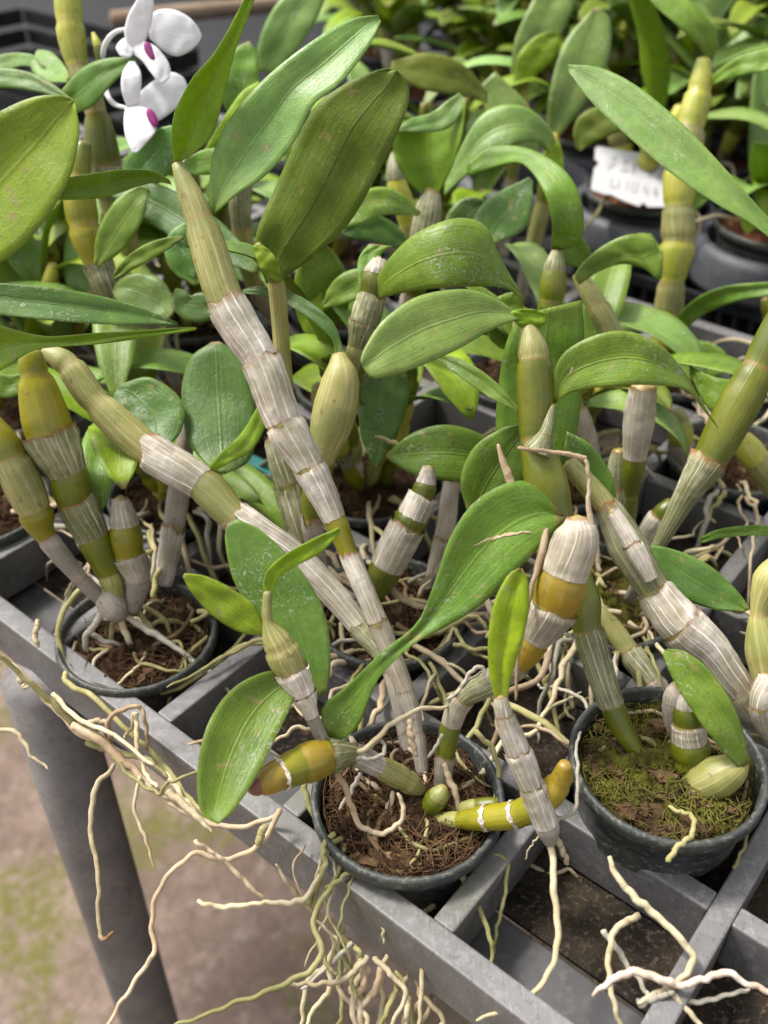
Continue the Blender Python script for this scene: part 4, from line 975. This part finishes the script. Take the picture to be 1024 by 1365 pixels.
for o, c, d in ((fl, (200, 68), .4493), (fl2, (203, 157), .4455)):
    rows = []
    for i in range(9):
        r = []
        for j in range(7):
            a = (i / 8 - .5) * 2; b = (j / 6 - .5) * 2; w = math.sqrt(max(.02, 1 - a * a))
            r.append(P(c[0] + a * 6 + b * w * 5, c[1] + a * 12 - b * w * 3, d + .0015 * b * b))
        rows.append(r)
    leaf_grid(o, rows, 'lip_purple', 'lip_purple', name='lip', thick=.001)

# ================================================================== mid-ground plants in the upper middle
pG1 = orchid('mid-ground potted orchid in the upper middle with a cupped leaf and fresh broad leaves', G(-3.5, 3.5), .006, nf=60, seed=51)
g, _ = cane(pG1, [(577, 255, .50, 10), (570, 285, .502, 18), (562, 330, .507, 18), (552, 390, .52, 15), (520, 470, .56, 9)], 'g-Gs')
leafE(g, [(568, 264), (542, 240), (525, 205), (528, 172)], [(582, 262), (602, 225), (616, 180), (622, 130)], [.50, .488, .485], fold=.2, cup=.2, **lk(Y_))
leafE(g, [(528, 172), (548, 158), (575, 150), (595, 135), (612, 124)], [(530, 176), (560, 176), (590, 174), (610, 160), (622, 132)], [.484, .486, .487], **lk(PL))
leaf(g, [(560, 285), (510, 268), (460, 290), (440, 305)], 20, [.49, .478, .475], **lk(U))
leaf(g, [(548, 330), (500, 305), (455, 310)], 18, [.50, .49], **lk(K_))
cane(pG1, [(530, 205, .53, 9), (528, 240, .53, 13), (545, 300, .54, 14), (545, 380, .56, 10)], 'gLo')
leaf(pG1, [(458, 432), (435, 390), (420, 322)], 34, [.49, .475, .465], **lk(U))
leaf(pG1, [(420, 460), (412, 400), (405, 345)], 20, [.48, .475], **lk(Y_))
leaf(pG1, [(430, 410), (470, 380), (520, 370)], 20, [.47, .46], **lk(U))
pG2 = orchid('mid-ground potted orchid right of the cupped leaf, one leaf arching over its cut cane', G(-2.5, 4.5), .006, nf=60, seed=53)
g, _ = cane(pG2, [(743, 335, .452, 7), (739, 362, .453, 16), (735, 400, .456, 17), (728, 440, .465, 15), (705, 500, .50, 9)], 'gGGs')
leafE(g, [(735, 332), (735, 292), (722, 250), (695, 218), (658, 224), (626, 236)], [(750, 334), (775, 322), (776, 270), (752, 226), (704, 198), (655, 196), (621, 222)], [.452, .44, .438, .45, .465, .475], fold=.2, cup=-.1, **lk(U))
leafE(g, [(735, 215), (722, 190), (690, 192), (645, 215), (592, 262)], [(745, 205), (732, 168), (692, 140), (640, 155), (593, 240)], [.52, .505, .51, .525], **lk(PL))
leafE(g, [(740, 230), (728, 212), (724, 190)], [(752, 225), (748, 195), (730, 178)], [.52, .515], **lk(Y_))
leafE(g, [(640, 320), (632, 290), (655, 262), (705, 236)], [(660, 325), (700, 305), (710, 270), (710, 240)], [.50, .505, .51], **lk(K_))
leaf(g, [(600, 330), (622, 290), (650, 270)], 24, [.52, .51], **lk(K_))
leaf(g, [(690, 470), (672, 430), (690, 390)], 26, [.47, .46], **lk(U))
leaf(g, [(790, 350), (760, 330), (745, 300)], 22, [.47, .46], **lk(U))
pG3 = orchid('mid-ground potted orchid with tall upright bright green leaves at the top', G(-3.5, 5.5), .006, nf=60, seed=55)
g, _ = cane(pG3, [(738, 178, .63, 7), (735, 215, .632, 12), (725, 270, .64, 12), (705, 350, .66, 9), (690, 410, .68, 7)], 'LGos')
leafE(g, [(728, 178), (733, 120), (752, 58), (790, 12)], [(745, 184), (778, 142), (810, 85), (814, 28), (798, 10)], [.63, .615, .612], **lk(PL))
g, _ = cane(pG3, [(700, 100, .66, 8), (692, 150, .665, 12), (680, 240, .68, 11), (670, 340, .70, 8)], 'LGs')
leafE(g, [(680, 105), (686, 55), (705, 10), (722, -20)], [(712, 104), (742, 60), (765, 10), (772, -20)], [.66, .65, .645], **lk(PL))
leafE(g, [(685, 108), (690, 75), (715, 48), (742, 42)], [(715, 100), (738, 80), (748, 58), (744, 44)], [.652, .645, .64], **lk(Y_))
leafE(g, [(690, 215), (655, 170), (640, 115)], [(720, 205), (712, 150), (660, 95)], [.62, .61, .61], **lk(PL))
leafE(g, [(650, 138), (615, 128), (565, 120), (520, 98)], [(650, 122), (618, 86), (572, 70), (522, 82)], [.60, .59, .59], **lk(D_))
leaf(g, [(770, 200), (790, 168), (838, 156)], 22, [.62, .61], **lk(D_))
pG4 = orchid('mid-ground potted orchid behind the large raised leaves, mostly hidden', G(-4.5, 4.5), .006, nf=40, seed=57)
g, _ = cane(pG4, [(330, 190, .50, 8), (322, 240, .505, 14), (322, 300, .515, 14), (340, 380, .55, 12), (400, 470, .62, 8)], 'ggos')
leafE(g, [(345, 95), (344, 60), (362, 15), (395, -25)], [(366, 98), (400, 62), (425, 20), (440, -20)], [.60, .59, .585], **lk(PL))
leaf(g, [(325, 175), (320, 110), (332, 55)], 26, [.50, .49, .488], **lk(U))
leafE(g, [(270, 205), (290, 170), (320, 125), (345, 108)], [(275, 215), (320, 185), (342, 150), (346, 112)], [.48, .47, .468], **lk(Y_))
leaf(g, [(330, 230), (290, 215), (240, 225)], 18, [.46, .455], **lk(U))
leaf(g, [(262, 380), (245, 330), (270, 300)], 26, [.44, .435], **lk(K_))
leaf(g, [(320, 400), (255, 410), (235, 385)], 20, [.44, .44], **lk(K_))

# ================================================================== tall yellow cane at the upper right
pY = orchid('potted orchid at the upper right with a tall knobbly yellow-green cane beside the white tag', G(-1.5, 5.5), .006, nf=80, seed=61)
Y1, _ = cane(pY, [(938, 78, .545, 9), (932, 122, .548, 17), (920, 170, .55, 20), (910, 225, .553, 24), (905, 275, .556, 21), (904, 322, .56, 23), (896, 375, .565, 18), (890, 430, .575, 20), (886, 480, .585, 17), (886, 520, .60, 10)], 'LLoLoLoLo', label='tall knobbly yellow-green cane')
leafE(Y1, [(940, 80), (958, 62), (948, 30), (922, 2), (885, -20)], [(944, 78), (930, 62), (905, 36), (875, 10), (860, -10)], [.545, .535, .54], **lk(U))
leafE(Y1, [(940, 108), (972, 82), (1000, 70), (1045, 60)], [(944, 116), (975, 104), (1005, 98), (1045, 92)], [.546, .53, .52], **lk(U))
leafE(Y1, [(892, 470), (890, 445), (920, 404), (965, 382), (1045, 374)], [(905, 468), (915, 440), (945, 416), (990, 400), (1045, 392)], [.572, .55, .53, .52], fold=.4, **lk(U))
leafE(Y1, [(908, 292), (918, 272), (940, 250), (960, 238)], [(914, 296), (930, 280), (948, 262), (962, 242)], [.556, .55, .54], **lk(U))
leafE(Y1, [(800, 360), (785, 352), (812, 328), (848, 312), (868, 312)], [(820, 352), (842, 352), (868, 362), (882, 372), (884, 335)], [.55, .545, .542], **lk(U))
leaf(Y1, [(885, 505), (930, 480), (975, 490)], 26, [.57, .56], **lk(U))
leaf(Y1, [(880, 530), (845, 530), (790, 525)], 20, [.58, .57], **lk(U))

# roots creeping over the tray bars around the middle pots
rs = random.Random(77)
for pl, c, nn in ((pB, G(-1.5, 1.5), 40), (pM, G(-.5, 2.5), 34), (pL, cL, 9), (pN, G(-.5, 4.5), 14), (pX, G(-4.5, .5), 12), (pE, G(1.5, 2.5), 8), (pC, cC, 5), (pR, cR, 7)):
    for k in range(nn):
        a = rs.random() * 6.283
        if pl in (pC, pL, pR): a = rs.uniform(.2, 2.4)
        e1 = V((math.cos(a), math.sin(a), 0)); e2 = V((-e1.y, e1.x, 0)); p0 = V((c.x, c.y, .004)) + e1 * rs.uniform(.015, .034)
        L = rs.uniform(.03, .085); n_ = 6; pts = []; off = 0; sl = rs.uniform(-.5, .5); drop = rs.random() < .45
        for i in range(n_):
            x = i / (n_ - 1); off += rs.uniform(-.25, .25) * L * .4 + sl * L * .12
            zz = .0035 + .006 * math.sin(math.pi * min(1, x * 1.3)) * rs.random() + .003 * rs.random()
            if drop and x > .65: zz -= (x - .65) * rs.uniform(.04, .1)
            pts.append(p0 + e1 * L * x + e2 * off + V((0, 0, zz - .004)))
        w = rs.uniform(.0007, .0015)
        root3(pl, pts, [w * .9, w, w, w, w * .95, w * .7], rs.choice(['root_cream', 'root_green', 'root_grey', 'root_tan', 'root_cream', 'root_green']), n=26, wob=.0018)

for pl, c, z0, nn in ((pC, cC, .003, 12), (pL, cL, -.004, 12), (pR, cR, .016, 4), (pB, G(-1.5, 1.5), .002, 8), (pM, G(-.5, 2.5), .002, 8)):
    for k in range(nn):
        a = rs.random() * 6.283; a2 = a + rs.uniform(.5, 2.2) * rs.choice((-1, 1)); pts = []
        for i in range(5):
            x = i / 4; aa = a + (a2 - a) * x; r_ = .008 + .021 * min(1, x * rs.uniform(.9, 1.3))
            pts.append(V((c.x + r_ * math.cos(aa), c.y + r_ * math.sin(aa), z0 + .004 * math.sin(math.pi * x) * rs.random() + .0015)))
        w = rs.uniform(.0006, .0013)
        root3(pl, pts, [w] * 5, rs.choice(['root_old', 'root_old', 'root_green', 'root_tan'] if pl is not pL else ['root_old', 'root_green', 'root_grey', 'root_cream']), n=18, wob=.0016)

# ------------------------------------------------------------------ white tag
tg = thing('plant_tag', 'white plastic plant tag with faded handwriting, stuck in a pot behind the tall yellow cane', 'tag', P(840, 300, .735))
def tagpt(x, y, lift=0.0):
    a, b, c = P(795, 195, .742), P(892, 210, .735), P(787, 254, .722)
    p = a + (b - a) * x + (c - a) * y
    return p + (b - a).cross(c - a).normalized() * -lift
ol = [(.02, 0), (.97, .02), (1, .05), (1.02, 1.1), (.78, 1.16), (.72, 1.08), (.66, 1.18), (.42, 1.10), (.28, 1.02), (.18, 1.04), (0, .98), (.01, .5), (.05, .42), (.06, .36), (0, .30), (-.01, .05)]
v = [tagpt(x, y, s) for s in (-.0004, .0004) for x, y in ol]; n = len(ol)
f = [tuple(range(n))[::-1], tuple(range(n, 2 * n))] + [(i, (i + 1) % n, n + (i + 1) % n, n + i) for i in range(n)]
nrm = (tagpt(1, 0) - tagpt(0, 0)).cross(tagpt(0, 1) - tagpt(0, 0)).normalized()
sg = -1 if (-nrm).dot(V((0, 0, H)) - tagpt(.5, .5)) > 0 else 1
link('plate', v, f, ['tag_white'], tg, smooth=False)
tb = Tube()
def stroke(*pts):
    q = crom(pts, max(5, len(pts) * 4)) if len(pts) > 2 else pts
    tb.add([tagpt(x, y, -sg * .0006 if sg > 0 else .0006) for x, y in q], [.00042] * len(q), 4, False)
for x in (.20,): stroke((x, .26), (x + .10, .24)); stroke((x + .07, .18), (x + .05, .4), (x - .01, .5)); stroke((x - .02, .38), (x + .1, .36))
stroke((.38, .26), (.47, .24)); stroke((.42, .2), (.42, .48)); stroke((.36, .48), (.48, .46))
stroke((.52, .5), (.54, .24), (.57, .5)); stroke((.52, .4), (.57, .39)); stroke((.61, .38), (.66, .37))
stroke((.72, .28), (.80, .27), (.75, .52)); stroke((.85, .29), (.94, .28), (.88, .54))
stroke((.26, .66), (.27, .86), (.34, .84)); stroke((.36, .68), (.36, .88))
stroke((.48, .68), (.48, .90)); stroke((.55, .68), (.55, .86), (.60, .88), (.62, .68))
stroke((.72, .70), (.70, .84), (.78, .84)); stroke((.76, .72), (.76, .94)); stroke((.86, .72), (.83, .86), (.90, .86)); stroke((.88, .74), (.88, .96))
tb.build('handwriting', ['tag_ink'], tg)
''', tagpt(.1, 1.0); dn = (tagpt(0, 1) - tagpt(0, 0)).normalized()
box(v, f, tagpt(.42, 1.1) + dn * .012, (tagpt(1, 0) - tagpt(0, 0)).normalized() * .006, dn * .014, nrm * .0004)
'''

# ================================================================== filler plants grown in 3D
def rplant(label, c, rim, seed, nc=4, hgt=.16, R=.0345, mat='bark_mix', lean=None, leaves=5, kinds='LoGy', lmats=(U, PL, Y_, K_), nf=50, crad=.0052, depth=.055, spread=.45, lsc=1.0):
    global random
    t = orchid(label, c, rim, R=R, mat=mat, nf=nf, seed=seed, depth=depth)
    r = random.Random(seed * 77 + 1)
    for k in range(nc):
        az = r.random() * 6.283; el = r.uniform(.05, spread); h = hgt * r.uniform(.55, 1.1)
        dirv = V((math.cos(az) * math.sin(el), math.sin(az) * math.sin(el), math.cos(el)))
        if lean: dirv = (dirv + V(lean)).normalized()
        b = V((c.x, c.y, rim - .006)) + V((math.cos(az), math.sin(az), 0)) * R * .4 * r.random()
        n = r.randint(6, 8); pts, rad = [], []; bend = V((r.uniform(-.25, .25), r.uniform(-.25, .25), 0))
        for i in range(n):
            x = i / (n - 1); pts.append(b + dirv * h * x + bend * h * x * x * .5)
            rad.append(crad * r.uniform(.85, 1.1) * (.45 if i == 0 else (.5 if i == n - 1 else (1 if x > .3 else .75))))
        pts.reverse(); rad.reverse()
        leafy = r.random() < .8
        segs = ''.join((r.choice(kinds + 'G') if i < n * .5 else r.choice('wgs' + kinds)) for i in range(n - 1))
        o, _ = cane3(t, pts, rad, segs, K=5, ns=12)
        if not leafy: continue
        pl = V((-math.sin(az + r.uniform(-1, 1)), math.cos(az), 0)).normalized()
        for q in range(r.randint(leaves - 1, leaves + 1)):
            i = min(q, n - 3); s = 1 if q % 2 else -1
            dv = (pl * s * r.uniform(.5, 1.1) + V((r.uniform(-.5, .5), r.uniform(-.5, .5), r.uniform(.25, 1.0)))).normalized()
            leaf3(o, pts[i] + V((0, 0, -.002)), dv, V((0, 0, 1)), r.uniform(.06, .10) * lsc, r.uniform(.017, .027) * (.5 + .5 * lsc), r.uniform(.3, 1.5) / lsc, r.choice(lmats), D_)
    for k in range(11 if PITCHG * 6.5 > abs((V((c.x, c.y, 0)) - N2).dot(GB)) else 4):
        a = r.random() * 6.283; p = V((c.x + R * .6 * math.cos(a), c.y + R * .6 * math.sin(a), rim)); e1 = V((math.cos(a), math.sin(a), 0))
        root3(t, [p, p + e1 * .018 + V((0, 0, .005)), p + e1 * .034 + V((r.uniform(-.01, .01), r.uniform(-.01, .01), -.004)), p + e1 * .05 + V((r.uniform(-.02, .02), r.uniform(-.02, .02), -.03))],
              [.0012, .0014, .0013, .001], r.choice(['root_cream', 'root_green', 'root_grey']), n=14, wob=.002)
    return t
FILL = [
    ((-3.5, 1.5), 'small potted orchid low behind the diagonal olive cane, among pale roots', .07, 3, 2),
    ((-2.5, 2.5), 'small potted orchid behind the banded stub, shaded by the leaves over it', .08, 3, 2),
    ((-1.5, 3.5), 'small potted orchid in shade between the green cane and the stub with white cap', .09, 3, 2),
    ((-5.5, 1.5), 'potted orchid at the left edge, behind the narrow dark leaf', .10, 4, 3),
    ((-6.5, 2.5), 'potted orchid at the far left, below the flowering cane', .12, 4, 3),
    ((-5.5, 3.5), 'potted orchid behind the flowering cane, with leaves under the white blooms', .10, 4, 4),
    ((-.5, 6.1), 'potted orchid at the right by the edge of the grey tray', .05, 2, 1),
    ((-4.5, 6.0), 'potted orchid in the last row, top centre, with crowded leaves', .11, 3, 4),
    ((-6.5, 4.5), 'potted orchid in the back row left of the raised leaves', .08, 3, 3),
    ((-5.5, 5.5), 'potted orchid in the back row behind the large pale leaf', .10, 3, 4),
]
for i, ((a, b), lab, h, nc, lv) in enumerate(FILL):
    rplant(lab, G(a, b), .006, 101 + i, nc + 1, h, leaves=lv + 1, lmats=(U, PL, Y_, U))
BACK = [
    ((0, 0), 'large black pot under the white tag with pale cut canes in brown bark', .07, 3, 0),
    ((1, 0), 'large black pot at the right edge with reddish bark and a low shoot', .04, 2, 2),
    ((0, 1), 'large black pot behind the tall yellow cane, reddish bark and green canes', .12, 5, 4),
    ((-1, 1), 'back row potted orchid left of the tag, yellow canes and upright leaves', .15, 6, 5),
    ((-2, 1), 'back row potted orchid at the top middle with a thin yellow cane', .15, 5, 5),
    ((1, 1), 'back row potted orchid at the upper right edge with crowded green leaves', .13, 5, 5),
    ((-1, 2), 'farthest row potted orchid at the top right, yellow canes behind the pointed leaf', .16, 6, 5),
    ((0, 2), 'farthest row potted orchid at the top right corner with thick canes', .16, 6, 5),
    ((-2, 2), 'farthest row potted orchid near the top centre, fresh green leaves', .16, 6, 5),
    ((-3, 2), 'farthest row potted orchid left of centre, yellow stems', .13, 5, 5),
    ((1, 2), 'farthest row potted orchid beyond the right corner', .15, 5, 4),
    ((-4, 2), 'farthest row potted orchid, left of centre behind the pale leaf tip', .14, 5, 5),
    ((-2, 3), 'very last row potted orchid, top centre, stems only half seen', .17, 6, 5),
    ((-1, 3), 'very last row potted orchid, behind the upright bright leaves', .17, 6, 5),
    ((0, 3), 'very last row potted orchid toward the right corner', .17, 6, 5),
    ((1, 3), 'very last row potted orchid at the extreme right corner', .17, 6, 5),
    ((-3, 3), 'very last row potted orchid left of centre', .16, 6, 5),
    ((-3, 1), 'back row potted orchid behind the broad dull underside leaf', .13, 4, 5),
]
for i, ((a, b), lab, h, nc, lv) in enumerate(BACK):
    rplant(lab, CC(a, b), .036, 201 + i, nc, h, R=.0455, mat='red_bark', leaves=max(lv + 2 if lv else 0, 2), kinds='LLyo', lmats=(Y_, PL, Y_, PL), crad=.0075, depth=.06, spread=.30 if lv else .5, lsc=1.35)
for i, (x, y, z) in enumerate(((352, 622, -.006), (385, 655, -.01))):
    p = PZ(x, y, z); v, f = [], []
    box(v, f, p, GA * .012, GB * .004, V((0, 0, .0006))); 
    if i == 0: tag(link('plastic_strip', v, f, ['teal_plastic'], smooth=False), 'small teal plastic strip lying among roots behind the long papery cane', 'strip')

# ================================================================== camera, light, world
cam = bpy.data.cameras.new('camera'); co = bpy.data.objects.new('camera', cam); COL.objects.link(co)
co.location = (0, 0, H); co.rotation_euler = (math.pi / 2 - PITCH, 0, 0)
cam.sensor_fit = 'VERTICAL'; cam.sensor_height = 36; cam.sensor_width = 27; cam.lens = F / 1365 * 36
cam.clip_start = .01; cam.clip_end = 100
cam.dof.use_dof = True; cam.dof.focus_distance = .362; cam.dof.aperture_fstop = 9.0
S.camera = co
EL, AZ = math.radians(58), math.radians(-62)        # high light from the left, a little ahead of the camera
su = bpy.data.lights.new('sun', 'SUN'); su.energy = 1.5; su.angle = math.radians(12); su.color = (1, .955, .89)
so = bpy.data.objects.new('sun', su); COL.objects.link(so)
d = V((math.cos(EL) * math.sin(AZ), math.cos(EL) * math.cos(AZ), math.sin(EL)))
so.rotation_euler = (-d).to_track_quat('-Z', 'Y').to_euler()
w = bpy.data.worlds.new('World'); S.world = w; w.use_nodes = True; nt = w.node_tree; nt.nodes.clear()
sky = nt.nodes.new('ShaderNodeTexSky'); sky.sky_type = 'NISHITA'; sky.sun_disc = False
sky.sun_elevation = EL; sky.sun_rotation = AZ; sky.dust_density = 4.0; sky.ozone_density = .6
bg = nt.nodes.new('ShaderNodeBackground'); bg.inputs[1].default_value = .09
ow = nt.nodes.new('ShaderNodeOutputWorld'); hs = nt.nodes.new('ShaderNodeHueSaturation'); hs.inputs['Saturation'].default_value = .15; nt.links.new(sky.outputs[0], hs.inputs['Color']); nt.links.new(hs.outputs[0], bg.inputs[0]); nt.links.new(bg.outputs[0], ow.inputs[0])
vs = S.view_settings; S.display_settings.display_device = 'sRGB'
vs.view_transform = 'Standard'; vs.look = 'None'; vs.exposure = 1.75; vs.gamma = 1.0; vs.use_curve_mapping = False
S.cycles.max_bounces = 8; S.cycles.transparent_max_bounces = 8
